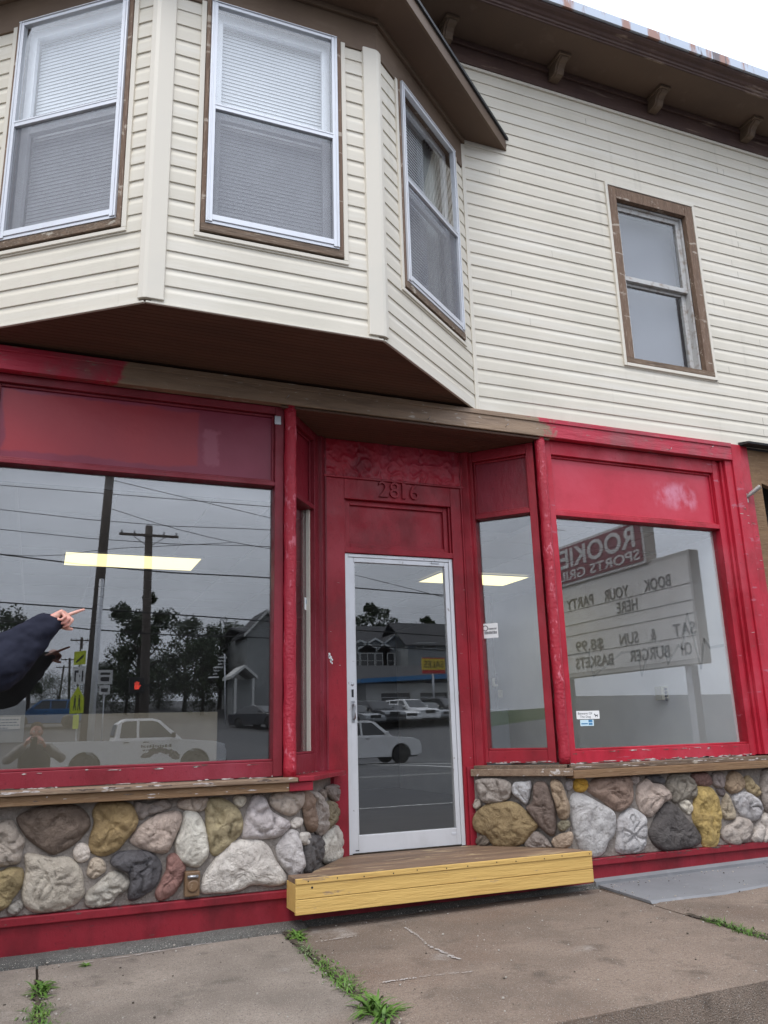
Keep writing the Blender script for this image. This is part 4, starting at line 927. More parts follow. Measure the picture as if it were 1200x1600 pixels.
# beige board and notice low in the left window
a = PY(340, 1112, .30); c = PY(0, 1116, .30)
mb = MB(); mb.box(-1.9, a.x, .30, .318, -.86, a.z); bd = mb.build('beige_board', M['board'], None, bevel=.002)
tag(bd, 'low beige board standing inside behind the left shop window', 'board')
nt_ = empty('paper_notice', 'white paper notice with lines of writing inside the left shop window', 'notice', (-.2, .29, .0))
a = PY(-30, 1118, .294); b2 = PY(31, 1139, .294)
mb = MB(); mb.box(a.x-.1, b2.x, .2935, .2965, b2.z, a.z-.01); own(nt_, mb, 'paper', patchy('beige_paper', (.30, .27, .22), (), rough=.8))  # paper colour toned down to a faint, even beige
mb = MB()
rr = random.Random(3)
for i in range(4):      # lines of print too small to read in the photograph
    x = a.x-.07
    while x < b2.x-.02-(.05 if i == 3 else 0):
        w_ = rr.uniform(.006, .022); mb.box(x, x+w_, .2930, .2934, a.z-.030-.016*i, a.z-.030-.016*i+.006); x += w_+.004
own(nt_, mb, 'writing', M['ink'])
# things seen through the right angled window
p1 = PY(746, 900, 3.4); p2 = PY(782, 1180, 3.4)
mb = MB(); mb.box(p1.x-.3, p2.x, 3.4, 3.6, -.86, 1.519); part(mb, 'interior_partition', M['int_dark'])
p1 = PY(752, 1108, 3.1); p2 = PY(795, 1180, 3.1)
cb = MB(); cb.box(p1.x-.15, p2.x, 3.05, 3.38, -.86, p1.z); cb = cb.build('cabinet', patchy('blue_grey_cabinet', (.25, .28, .32), (), rough=.5), None, bevel=.006)
tag(cb, 'low blue grey cabinet by the dark partition inside, seen through the right angled window', 'cabinet')
q = PY(773, 1066, 3.38); ph = empty('wall_phone', 'small white wall phone on the dark partition inside', 'phone', tuple(q))
mb = MB(); mb.box(q.x-.03, q.x+.03, 3.35, 3.397, q.z-.05, q.z+.05); own(ph, mb, 'base', M['paper'], bevel=.006)
mb = MB(); mb.box(q.x-.018, q.x+.012, 3.33, 3.3495, q.z-.02, q.z+.09); own(ph, mb, 'handset', M['black'], bevel=.006)
q = PY(782, 1084, 3.39); mb = MB(); mb.box(q.x-.03, q.x+.03, 3.39, 3.398, q.z-.045, q.z+.045); mb.box(q.x-.008, q.x+.008, 3.386, 3.391, q.z-.012, q.z+.012)
sw = mb.build('wall_switch', M['bone'], None, bevel=.002); tag(sw, 'cream light switch plate below the wall phone inside', 'switch')

# ------------------------------------------------------------------ things on the front
# stickers
def sticker(name, label, F, u0, u1, z0, z1, y, lines=(), mat=None, extra=None):
    e = empty(name, label, 'sticker', tuple(F@Vector(((u0+u1)/2, y, (z0+z1)/2))))
    mb = MB(); mb.box(u0, u1, y-.0012, y-.0002, z0, z1, M=F); own(e, mb, 'backing', mat or M['paper'])
    fr = F.to_3x3(); mb = MB()
    for (t_, u, z, h, wd) in lines: text_mb(mb, t_, F@Vector((u, y-.0013, z)), fr@Vector((1, 0, 0)), (0, 0, 1), h, .0004, width=wd)
    if lines: own(e, mb, 'writing', M['ink'])
    if extra:
        mb = MB(); extra(mb, F, y); own(e, mb, 'emblem', M['ink_blue'] if 'blue' in label else M['ink'])
    return e
I4 = Matrix.Identity(4); gy = .0598
a = PY(900, 1111, gy); b_ = PY(937, 1123, gy)
W_ = b_.x-a.x; Hh = a.z-b_.z
def dog(mb, F, y):
    x0 = a.x+W_*.76; z0 = b_.z+Hh*.22; s_ = W_*.17
    pts = [(0, .75), (.12, .95), (.3, .85), (.35, .65), (.8, .55), (1.0, .8), (1.02, .72), (.92, .45), (.95, 0), (.83, 0), (.8, .28), (.45, .32), (.42, 0), (.3, 0), (.27, .4), (.2, .6), (.02, .65)]
    mb.prism([F@Vector((x0+px*s_, y-.0013, z0+pz*s_*.75)) for px, pz in pts], (0, -.0004, 0))
sticker('window_sticker', 'white sticker reading Beware Of The Dog, low in the right shop window', I4, a.x, b_.x, b_.z, a.z, gy,
    [('Beware Of', a.x+W_*.07, b_.z+Hh*.56, Hh*.27, W_*.62), ('The Dog', a.x+W_*.15, b_.z+Hh*.16, Hh*.27, W_*.46)], extra=dog)
c = PY(906, 1124, gy); d = PY(928, 1134, gy)
def badge(mb, F, y):
    mb.box(c.x+(d.x-c.x)*.62, c.x+(d.x-c.x)*.9, y-.0017, y-.0013, d.z+(c.z-d.z)*.55, d.z+(c.z-d.z)*.9)
    mb.box(c.x+(d.x-c.x)*.08, c.x+(d.x-c.x)*.55, y-.0017, y-.0013, d.z+(c.z-d.z)*.25, d.z+(c.z-d.z)*.42); mb.box(c.x+(d.x-c.x)*.62, c.x+(d.x-c.x)*.9, y-.0017, y-.0013, d.z+(c.z-d.z)*.15, d.z+(c.z-d.z)*.45)
sticker('window_sticker', 'small pale blue sticker with a blue badge just below the dog sticker', I4, c.x, d.x, d.z, c.z-.004, gy, mat=patchy('pale_blue_paper', (.55, .72, .78), ()), extra=badge)
FR_ = FM(*AR); u0, z1 = loc(753, 975, *AR, -.058); u1, z0 = loc(779, 996, *AR, -.058)
def ring(mb, F, y):
    rr = random.Random(8)
    for (ua, ub, za, zc) in ((.40, .92, .56, .70), (.12, .92, .27, .48)):       # print too small to read in the photograph
        u = u0+(u1-u0)*ua
        while u < u0+(u1-u0)*ub:
            w_ = rr.uniform(.002, .006); hz = rr.uniform(.7, 1); mb.box(u, u+w_, y-.0017, y-.0013, z0+(z1-z0)*za, z0+(z1-z0)*(za+(zc-za)*hz), M=F); u += w_+.0022
    cu, cz, r_ = u0+(u1-u0)*.2, z0+(z1-z0)*.68, (z1-z0)*.2
    for k in range(12):
        t0, t1 = k*math.pi/6, (k+1)*math.pi/6
        mb.prism([F@Vector((cu+math.cos(t)*rr, y-.0013, cz+math.sin(t)*rr)) for t, rr in ((t0, r_), (t1, r_), (t1, r_*.75), (t0, r_*.75))], (F.to_3x3()@Vector((0, -.0004, 0))))
sticker('window_sticker', 'white sticker with a round emblem and two lines of print, right angled window', FR_, u0, u1, z0, z1, .0598,
    extra=ring)
FL_ = FM(*AL); u0l, z1l = loc(476, 933, *AL, -.058); u1l, z0l = loc(487, 956, *AL, -.058)
def cres(mb, F, y):
    mb.box(u0l+(u1l-u0l)*.2, u0l+(u1l-u0l)*.45, y-.0017, y-.0013, z0l+(z1l-z0l)*.5, z0l+(z1l-z0l)*.85, M=F); mb.box(u0l+(u1l-u0l)*.3, u0l+(u1l-u0l)*.8, y-.0017, y-.0013, z0l+(z1l-z0l)*.2, z0l+(z1l-z0l)*.4, M=F)
sticker('window_sticker', 'white and blue sticker in the narrow angled window left of the door', FL_, u0l, u1l, z0l, z1l, .0598, extra=cres)
# paint chips on the red board left of the door
mb = MB(); random.seed(4)
for (px, py, r_) in ((515, 1022, .010), (516, 1027, .013), (518, 1031, .012), (519, 1036, .007), (514, 1025, .008), (517, 1033, .010)):
    p = PY(px, py, YD-.0305); mb.prism([(p.x+r_*math.cos(t)*random.uniform(.5, 1.1), YD-.0312, p.z+r_*1.3*math.sin(t)*random.uniform(.5, 1.1)) for t in [i*math.pi/4 for i in range(8)]], (0, .0006, 0))
part(mb, 'paint_chips', M['paper'])
# outlet cover on the left stone wall
p = PY(301, 1381, -.085); e = empty('outlet_box', 'small brown weatherproof outlet box set low among the left wall stones', 'outlet box', (p.x, -.03, p.z))
mb = MB(); mb.box(p.x-.042, p.x+.042, -.082, -.028, p.z-.068, p.z+.064); own(e, mb, 'box', M['brownbox'], bevel=.006)
mb = MB(); mb.lathe((p.x+.002, -.082, p.z-.012), (0, -1, 0), [(0, .034), (.006, .033), (.010, .026)], 20); own(e, mb, 'lid', M['brownbox'])
mb = MB(); mb.tube([(p.x-.03, -.088, p.z+.038), (p.x+.03, -.088, p.z+.038)], .009, 10); mb.lathe((p.x-.02, -.095, p.z+.038), (0, -1, 0), [(0, .006), (.004, .005)], 8); mb.lathe((p.x+.02, -.095, p.z+.038), (0, -1, 0), [(0, .006), (.004, .005)], 8); own(e, mb, 'hinge', M['steel'])
# flag pole bracket
p = PY(1165, 778, -.04); e = empty('flagpole_bracket', 'small grey metal flagpole bracket screwed to the red pilaster at the right edge', 'bracket', (p.x, -.04, p.z))
g = patchy('grey_cast_metal', (.4, .39, .36), (), rough=.5, metal=.4)
yb_ = -.0352
mb = MB(); mb.box(p.x-.028, p.x+.028, yb_-.008, yb_, p.z-.042, p.z+.042); own(e, mb, 'plate', g, bevel=.004)
mb = MB(); a = Vector((p.x, yb_-.006, p.z)); d = Vector((.62, -.45, .55)).normalized(); mb.tube([a, a+d*.04, a+d*.045, a+d*.15, a+d*.155], [.014, .014, .018, .019, .021], 16); own(e, mb, 'socket', g)
# ------------------------------------------------------------------ neighbouring stair entry at the right edge
NB = empty('side_stair_entry', 'brown stair entry with wooden steps under a small drip edge, right of the red pilaster', 'entry', (6.6, .1, -1.1))
mb = MB(); mb.box(5.664, 5.79, -.02, .12, -1.25, 2.32); mb.box(7.4, 7.52, -.02, .12, -1.25, 2.32); own(NB, mb, 'post', M['sill_brown'], bevel=.004)
mb = MB(); mb.prism([(5.7905, -.015, 2.02), (5.7905, -.015, 2.32), (7.3995, -.015, 2.32), (7.3995, -.015, 1.55)], (0, .05, 0)); own(NB, mb, 'header', M['sill_brown'], bevel=.003)
mb = MB(); mb.prism([(5.58, -.13, 2.335), (5.58, -.135, 2.352), (5.58, -.02, 2.375), (5.58, -.02, 2.345)], (3.9, 0, 0)); own(NB, mb, 'drip_edge', M['shingle'])
mb = MB()
for k in range(9): mb.box(5.8, 7.38, .10+.26*k, .40+.26*k, -1.0+.42*k if False else -.95+.20*k, -.91+.20*k)
own(NB, mb, 'steps', M['casing_h'], bevel=.004)
mb = MB(); mb.box(5.702, 5.79, .125, 4.0, -1.25, 2.3); mb.box(7.40, 7.5, .125, 4, -1.25, 2.3); mb.box(5.7, 7.5, 4, 4.1, -1.25, 2.3) ; own(NB, mb, 'side_wall', M['int_dark'])
mb = MB()
for k in range(16): mb.box(7.385, 7.3995, .13, 3.9, -1.1+.2*k, -.912+.2*k)
own(NB, mb, 'boarding', M['soffit'])

# ------------------------------------------------------------------ wooden step
ST = empty('wooden_step', 'yellow stained wooden step with a worn deck in front of the glass door', 'step', (2.46, -.1, -1.1))
mb = MB(); z = -.818
mb.prism([(1.452, -.255, z), (3.482, -.255, z), (3.455, -.092, z), (3.02, .40, z), (2.99, .443, z), (2.037, .443, z), (1.96, .40, z), (1.63, -.03, z), (1.60, -.092, z), (1.452, -.092, z)], (0, 0, -.03))
own(ST, mb, 'deck', M['deck'], bevel=.003)
mb = MB(); mb.box(1.446, 3.488, -.276, -.2555, -.846, -.816); mb.box(1.446, 3.488, -.270, -.2505, -.925, -.8465); mb.box(1.446, 3.488, -.2705, -.2505, -1.008, -.9275)
own(ST, mb, 'front_board', M['yellow'], bevel=.003)
for xq in (1.452, 3.464): mb = MB(); mb.box(xq, xq+.018, -.25, -.064, -1.0, -.849); own(ST, mb, 'side_board', M['yellow'], bevel=.002)
for k in range(12): mb = MB(); mb.lathe((1.52+.175*k+.02*math.sin(k*3), -.276, -.832+.004*math.sin(k*2)), (0, -1, 0), [(0, .0042), (.001, .004)], 8); own(ST, mb, 'nail', M['black'])
mb = MB(); mb.lathe((1.545, -.2701, -.868), (0, -1, 0), [(0, .007), (.0012, .006)], 8); own(ST, mb, 'knot_hole', M['black'])

# ================================================================== THE GROUND
def zs(x, y): return -1.122 + .011*x + .021*(y+.12)
def T(y):
    d = -y
    if d < 31: return -1.38+.2*math.sin(math.pi*max(0, d-3)/28)**2
    if d < 78: return -1.38+.098*(d-31)
    return -1.38+.098*47
def concrete(name, base, seed):
    m_, t, b = newmat(name)
    c = mixc(t, noisefac(t, 1.6, .38, .62, seed=seed, detail=10), tuple(q*1.12 for q in base), tuple(q*.70 for q in base))
    c = mixc(t, noisefac(t, 4.5, .57, .70, seed=seed+1, detail=10), c, tuple(q*.50 for q in base)); c = mixc(t, noisefac(t, .8, .5, .65, seed=seed+8, detail=8), c, tuple(q*.8 for q in (base[0], base[1]*.9, base[2]*.85)))
    c = mixc(t, noisefac(t, 2.3, .62, .75, seed=seed+2, detail=9), c, (.40, .36, .32))
    c = mixc(t, noisefac(t, 150, .60, .64, seed=seed+3, detail=3), c, (.09, .075, .065))
    c = mixc(t, noisefac(t, 190, .63, .66, seed=seed+4, detail=2), c, (.46, .42, .37))
    c = mixc(t, noisefac(t, 60, .5, .75, seed=seed+6, detail=5), c, tuple(q*.7 for q in base))
    t.links.new(c, b.inputs['Base Color']); b.inputs['Roughness'].default_value = .82; b.inputs['Specular IOR Level'].default_value = .25
    a = N(t, 'ShaderNodeMath', operation='ADD'); k = N(t, 'ShaderNodeMath', operation='MULTIPLY'); k.inputs[1].default_value = .5
    t.links.new(noisefac(t, 130, .35, .7, seed=4, detail=4), a.inputs[0]); t.links.new(noisefac(t, 22, .3, .7, seed=5, detail=8), k.inputs[0]); t.links.new(k.outputs[0], a.inputs[1])
    bump(t, b, a.outputs[0], .006, .8); return m_
M['walk'] = concrete('sidewalk_concrete', (.262, .198, .152), 1)
M['walk_l'] = concrete('pale_sidewalk_concrete', (.31, .258, .212), 11)
M['curb'] = concrete('dark_footing_concrete', (.115, .11, .10), 21)
M['patch'] = patchy('smooth_grey_cement', (.20, .20, .205), [((.16, .16, .165), 2, .4, .7, U, 1), ((.27, .26, .26), 5, .6, .75, U, 2)], rough=.75, bumps=((60, .003, .5, U),))
M['soil'] = patchy('dark_joint_soil', (.045, .035, .025), (), rough=1)
M['asphalt'] = patchy('asphalt', (.062, .062, .066), [((.085, .084, .085), .35, .4, .7, U, 1), ((.11, .11, .11), 60, .6, .7, U, 2)], rough=.7, bumps=((80, .004, .6, U),))
M['line'] = patchy('worn_white_road_paint', (.55, .55, .53), [((.2, .2, .2), 14, .55, .65, U, 1)], rough=.7)
M['grass'] = patchy('grass_ground', (.045, .075, .022), [((.03, .05, .016), .3, .4, .7, U, 1), ((.10, .09, .06), 1.1, .6, .75, U, 2)], rough=.95, bumps=((6, .05, .6, U),))
mb = MB()
slabs = [-9.2, -6.5, -3.86, -1.22, .10, 1.405, 3.64, 5.3, 7.9, 10.5]
def slab(x0, x1, y0, y1, mi):
    nx, ny = max(3, int((x1-x0)/.06)), max(3, int((y1-y0)/.06)); b0 = len(mb.v)
    for j in range(ny+1):
        for i in range(nx+1):
            x = x0+(x1-x0)*i/nx; y = y0+(y1-y0)*j/ny
            e = min(x-x0, x1-x, y-y0, y1-y); q = Vector((x*3, y*3, 0))
            jit = .004*noise.noise(Vector((x*17, y*17, 4))) if e < 1e-6 else 0
            z = zs(x, y) + .0035*noise.noise(q) + .0015*noise.noise(q*5) - (.007 if e < 1e-6 else 0) - (.006*max(0, 1-(y-y0)/.10) if y0 < -2 else 0)
            mb.v.append((x+jit, y+jit, z))
    for j in range(ny):
        for i in range(nx):
            a = b0+j*(nx+1)+i; mb.f.append((a, a+1, a+nx+2, a+nx+1)); mb.mi.append(mi); mb.sm.append(True)
    for (p, q) in (((x0, y0), (x1, y0)), ((x1, y0), (x1, y1)), ((x1, y1), (x0, y1)), ((x0, y1), (x0, y0))):
        zz = -.05 if not (p[1] == y0 and q[1] == y0) else -.27
        mb.quad((p[0], p[1], zs(*p)+zz), (q[0], q[1], zs(*q)+zz), (q[0], q[1], zs(*q)-.007), (p[0], p[1], zs(*p)-.007), mi)
for i, (a, b_) in enumerate(zip(slabs, slabs[1:])):
    slab(a+.006, b_-.006, -2.03, -.165 if b_ < 2 else -.10, 1 if b_ < 2 else 0)
o = mb.build('sidewalk', [M['walk'], M['walk_l']], clean=False); tag(o, kind='structure')
mb = MB(); mb.prism([(-9.2, -2.0, -1.55), (-9.2, -.02, -1.55), (-9.2, -.02, zs(-9.2, 0)-.022), (-9.2, -2.0, zs(-9.2, -2)-.022)], (19.7, 0, 0))
n = len(mb.v)
for k in range(4, 8):
    v = mb.v[k]; mb.v[k] = (v[0], v[1], v[2]+.011*19.7)
o = mb.build('sidewalk_bed', M['soil']); tag(o, kind='structure')
# concrete footing strip along the base board
mb = MB(); n = 120; b0 = 0
for (x0, x1, yf) in ((-5.2, 1.55, -.16), (1.5505, 5.7, -.095)):
    b0 = len(mb.v); n = int((x1-x0)/.05)
    for i in range(n+1):
        x = x0+(x1-x0)*i/n; w_ = .012*noise.noise(Vector((x*2.1, 3, 1)))
        top = zs(x, -.1)+(.012 if x1 < 2 else .004)
        for (y, z) in ((-.03, top+.018), (-.07, top+.012+w_*.5), (yf+.03+w_, top+.006), (yf+w_*.6, zs(x, yf)-.01), (yf+w_*.6, zs(x, yf)-.04)): mb.v.append((x, y, z+.003*noise.noise(Vector((x*9, y*30, z*9)))))
    for i in range(n):
        for k in range(4): a = b0+i*5+k; mb.f.append((a, a+1, a+6, a+5)); mb.mi.append(0); mb.sm.append(True)
o = mb.build('footing', M['curb'], clean=False); tag(o, kind='structure')
# smooth cement patch at the right
def sheet(pts, lift, name, mat, kind='structure', th=.0):
    mb = MB(); v = [Vector((p[0], p[1], zs(*p)+lift)) for p in pts]; mb.poly(v)
    o = mb.build(name, mat, clean=False); tag(o, kind=kind)
    return o
mb = MB(); pp = [(3.66, -.0), (3.645, -.62), (4.2, -.66), (4.70, -.61), (5.6, -.70), (7.5, -.62), (7.5, .0)]
gn = 30
mb.poly([Vector((p[0], p[1], zs(*p)+.012)) for p in pp])
for p, q in zip(pp, pp[1:]): mb.quad(Vector((p[0], p[1], zs(*p)+.012)), Vector((q[0], q[1], zs(*q)+.012)), Vector((q[0]*1.0, q[1]-.02, zs(*q)-.004)), Vector((p[0], p[1]-.02, zs(*p)-.004)))
o = mb.build('cement_patch', M['patch'], clean=False); tag(o, kind='structure')
mb = MB(); mb.prism([(3.64, -.075, zs(3.6, 0)+.03), (5.7, -.075, zs(5.7, 0)+.03), (5.7, -.04, zs(5.7, 0)+.045), (3.64, -.04, zs(3.6, 0)+.045)], (0, 0, -.05)); o = mb.build('cement_lip', M['patch']); tag(o, kind='structure')
# pale scrapes on the slab
mb = MB(); random.seed(11)
def scrape(px0, py0, px1, py1, w0):
    a = PZ(px0, py0, -1.125); b_ = PZ(px1, py1, -1.125); n = 26; d = (b_-a).normalized(); nr = Vector((-d.y, d.x, 0))
    for i in range(n):
        if random.random() < .22: continue
        p = a.lerp(b_, i/n); q = a.lerp(b_, (i+1.05)/n); w1 = w0*random.uniform(.2, 1); w2 = w0*random.uniform(.2, 1); jo = nr*random.uniform(-.006, .006)
        P_ = [p-nr*w1+jo, q-nr*w2+jo, q+nr*w2+jo, p+nr*w1+jo]
        for v in P_: v.z = zs(v.x, v.y)+.005
        mb.quad(*P_)
scrape(633, 1456, 650, 1466, .010); scrape(672, 1483, 718, 1502, .012); scrape(650, 1466, 672, 1483, .004); scrape(597, 1535, 650, 1528, .008); scrape(655, 1527, 750, 1518, .004); scrape(490, 1477, 560, 1468, .006); scrape(100, 1512, 330, 1478, .006)
o = mb.build('pale_scrapes', patchy('pale_scraped_cement', (.42, .38, .35), (), rough=.9), clean=False); tag(o, kind='structure')
# street and land
mb = MB(); ys = [-2.035, -3]+[-3-1.4*k for k in range(1, 21)]+[-31-4.7*k for k in range(1, 11)]
xs_ = [-90+10*i for i in range(22)]
for i in range(len(xs_)-1):
    for a, b_ in zip(ys, ys[1:]): mb.quad((xs_[i], b_, T(b_)), (xs_[i+1], b_, T(b_)), (xs_[i+1], a, T(a)), (xs_[i], a, T(a)))
o = mb.build('street', M['asphalt'], clean=False); tag(o, kind='structure')
mb = MB(); yy = [600, 60, 8.5, .6, -2.2, -3]+[-3-2.8*k for k in range(1, 11)]+[-31-4.7*k for k in range(1, 11)]+[-150, -600]
for a, b_ in zip(yy, yy[1:]):
    za, zb_ = T(a)-.06, T(b_)-.06
    for xa, xb in ((-600, -90), (-90, 0), (0, 120), (120, 600)): mb.quad((xa, b_, zb_), (xb, b_, zb_), (xb, a, za), (xa, a, za))
o = mb.build('ground', M['grass'], clean=False); tag(o, kind='structure')
mb = MB()
for (x0, x1, y0, y1) in ((-60, 80, -15.1, -15.0), (-60, 80, -14.8, -14.7), (-60, 14, -8.1, -8.0), (12.0, 12.35, -28, -16), (13.4, 13.75, -28, -16), (-60, 60, -27.6, -27.45)): 
    n = max(1, int(abs(y1-y0)/1.4))
    for k in range(n): ya, yb = y0+(y1-y0)*k/n, y0+(y1-y0)*(k+1)/n; mb.quad((x0, ya, T(ya)+.006), (x1, ya, T(ya)+.006), (x1, yb, T(yb)+.006), (x0, yb, T(yb)+.006))
o = mb.build('road_markings', M['line'], clean=False); tag(o, kind='structure')

# ------------------------------------------------------------------ weeds in the joints
M['soil_top'] = patchy('dry_joint_soil', (.085, .065, .045), [((.04, .03, .02), 40, .4, .6, U, 1)], rough=1, bumps=((90, .006, .9, U),))
M['grit_p'] = patchy('pale_grit', (.42, .38, .33), (), rough=.9); M['grit_d'] = patchy('dark_grit', (.08, .065, .05), (), rough=.9)
M['weed'] = patchy('bright_weed_leaf', (.10, .19, .03), [((.055, .12, .018), 20, .4, .7, U, 1), ((.24, .30, .07), 9, .6, .75, U, 2)], rough=.55)
M['weed_b'] = patchy('dull_weed_leaf', (.12, .19, .07), [((.2, .22, .12), 12, .5, .7, U, 1)], rough=.6)
def weed(x, y, n, ln, spread, label, seed, mat='weed', broad=False):
    rr = random.Random(seed); mb = MB(); z0 = zs(x, y)-.012
    for i in range(n):
        bx, by = x+rr.gauss(0, spread*.28), y+rr.gauss(0, spread); az = rr.uniform(0, 2*math.pi); L_ = ln*rr.uniform(.45, 1.1); w0 = (.0075 if broad else .0028)*rr.uniform(.7, 1.3)
        d = Vector((math.cos(az), math.sin(az), 0)); nrm = Vector((-d.y, d.x, 0)); el = rr.uniform(.35, 1.35); pts = []; p = Vector((bx, by, z0)); k = 5
        for j in range(k+1):
            f = j/k; ww = w0*(1-f**2)*(.5+f*1.2 if f < .5 else 1.1) + .0004; pts.append((p-nrm*ww, p+nrm*ww, p+Vector((0, 0, -ww*.0))))
            e = el-f*1.5; p = p+(d*math.cos(e)+Vector((0, 0, 1))*math.sin(e))*L_/k
            if p.z < zs(p.x, p.y)+.003: p.z = zs(p.x, p.y)+.003
        for a, b_ in zip(pts, pts[1:]): mb.quad(a[0], a[1], b_[1], b_[0])
    o = mb.build('weed_plant', M[mat], None, clean=False); tag(o, label, 'weed', 'weeds growing in the sidewalk joints'); return o
weed(1.445, -.30, 60, .085, .05, 'spiky green weed nearest the step at the start of the middle joint', 1, broad=True)
weed(1.41, -.60, 70, .055, .06, 'pale feathery weed left of the middle joint, second from the step', 2, mat='weed_b')
weed(1.415, -.92, 170, .05, .13, 'strip of fine bright grass along the middle joint', 3)
weed(1.405, -1.25, 120, .065, .10, 'tufted grass lower in the middle joint above the big clump', 4)
weed(1.40, -1.62, 90, .15, .05, 'big broad bladed clump where the middle joint leaves the picture', 5, broad=True)
weed(.11, -.62, 50, .10, .05, 'low broad leaved weed at the top of the left joint', 6, broad=True)
weed(.105, -1.0, 170, .055, .12, 'fine grass tuft filling the left joint below the broad weed', 7)
weed(3.645, -1.20, 80, .07, .05, 'left end of the grass strip in the right hand joint', 8)
weed(3.645, -1.40, 130, .05, .10, 'grass strip reaching the right edge in the right hand joint', 9)
weed(.33, -.30, 10, .05, .02, 'tiny sprig by the footing left of the left joint', 10, broad=True)

# dirt packed in the joints and grit strewn over the slabs
mb = MB(); rr = random.Random(9)
for (x, y0, y1, w0) in ((1.405, -.17, -2.0, .022), (.10, -.45, -1.5, .020), (3.645, -.95, -1.95, .020), (-1.22, -.2, -2, .010), (5.3, -.7, -2, .010)):
    n = int(abs(y1-y0)/.035); P_ = []
    for i in range(n+1):
        y = y0+(y1-y0)*i/n; a = w0*rr.uniform(.35, 1.2); b_ = w0*rr.uniform(.35, 1.2); P_.append((Vector((x-a, y, zs(x-a, y)+.0038)), Vector((x+b_, y, zs(x+b_, y)+.0038))))
    for p, q in zip(P_, P_[1:]): mb.quad(p[0], p[1], q[1], q[0])
o = mb.build('joint_dirt', M['soil_top'], None, clean=False); tag(o, kind='stuff')
mb = MB()
for i in range(900):
    x = rr.uniform(-.6, 6.5); y = -rr.uniform(.1, 1.98)
    if rr.random() < .35: y = -.1-abs(rr.gauss(0, .07))
    elif rr.random() < .3: x = rr.choice((1.405, .10, 3.645))+rr.gauss(0, .05)
    r_ = rr.choice((.0018, .0025, .0035, .005))*rr.uniform(.7, 1.3); z = zs(x, y)+.002+(.012 if x > 3.64 and y > -.65 else 0); a0 = rr.uniform(0, 6)
    mb.prism([(x+r_*rr.uniform(.6, 1.2)*math.cos(a0+t), y+r_*rr.uniform(.6, 1.2)*math.sin(a0+t), z) for t in (0, 1.2, 2.5, 3.8, 5.1)], (0, 0, r_*.9), rr.choice((0, 0, 1)))
o = mb.build('grit', [M['grit_p'], M['grit_d']], None, clean=False); tag(o, kind='stuff')

# ================================================================== PEOPLE
def cap(mb, p0, r0, p1, r1, seg=14):
    p0, p1 = Vector(p0), Vector(p1); d = (p1-p0); L_ = d.length
    if L_ < 1e-6: return
    d /= L_; pts, rr = [], []
    for k in range(1, 6): a = math.pi/2*(1-k/5); pts.append(p0-d*r0*math.sin(a)); rr.append(max(1e-4, r0*math.cos(a)))
    for k in range(0, 5): a = math.pi/2*k/5; pts.append(p1+d*r1*math.sin(a)); rr.append(max(1e-4, r1*math.cos(a)))
    mb.tube(pts, rr, seg)
def ell(mb, c, r, R_=None, seg=16):
    n0 = len(mb.v); c = Vector(c)
    for j in range(1, seg//2):
        th = math.pi*j/(seg//2)
        for i in range(seg):
            ph = 2*math.pi*i/seg; v = Vector((r[0]*math.sin(th)*math.cos(ph), r[1]*math.sin(th)*math.sin(ph), r[2]*math.cos(th)))
            if R_: v = R_@v
            mb.v.append(tuple(c+v))
    rows = seg//2-1
    for j in range(rows-1):
        for i in range(seg):
            k = (i+1) % seg; a = n0+j*seg; b_ = a+seg; mb.f.append((a+i, b_+i, b_+k, a+k)); mb.mi.append(0); mb.sm.append(True)
    top = Vector((0, 0, r[2])); top = R_@top if R_ else top
    mb.v.append(tuple(c+top)); mb.v.append(tuple(c-top)); t_, b_ = len(mb.v)-2, len(mb.v)-1
    for i in range(seg):
        k = (i+1) % seg; mb.f.append((t_, n0+i, n0+k)); mb.f.append((b_, n0+(rows-1)*seg+k, n0+(rows-1)*seg+i)); mb.mi += [0, 0]; mb.sm += [True, True]
def fused(mb, name, mat, parent, voxel, smooth=4, folds=0):
    o = mb.build(name, mat, None, clean=False); o.parent = parent
    r_ = o.modifiers.new('fuse', 'REMESH'); r_.mode = 'VOXEL'; r_.voxel_size = voxel; r_.use_smooth_shade = True
    s_ = o.modifiers.new('smooth', 'SMOOTH'); s_.iterations = smooth; s_.factor = .6
    if folds:
        tx = bpy.data.textures.new('cloth_folds', 'CLOUDS'); tx.noise_scale = .075; tx.noise_depth = 3
        d_ = o.modifiers.new('folds', 'DISPLACE'); d_.texture = tx; d_.strength = folds; d_.mid_level = .5; d_.texture_coords = 'LOCAL'
    return o
def skin_mat():
    m_, t, b = newmat('skin'); c = mixc(t, noisefac(t, 18, .4, .7), (.60, .33, .25), (.66, .26, .21)); t.links.new(c, b.inputs['Base Color']); b.inputs['Roughness'].default_value = .5
    b.inputs['Subsurface Weight'].default_value = .12; b.inputs['Subsurface Radius'].default_value = (.01, .004, .002); bump(t, b, noisefac(t, 90, .3, .7), .001, .4); return m_
M['skin'] = skin_mat()
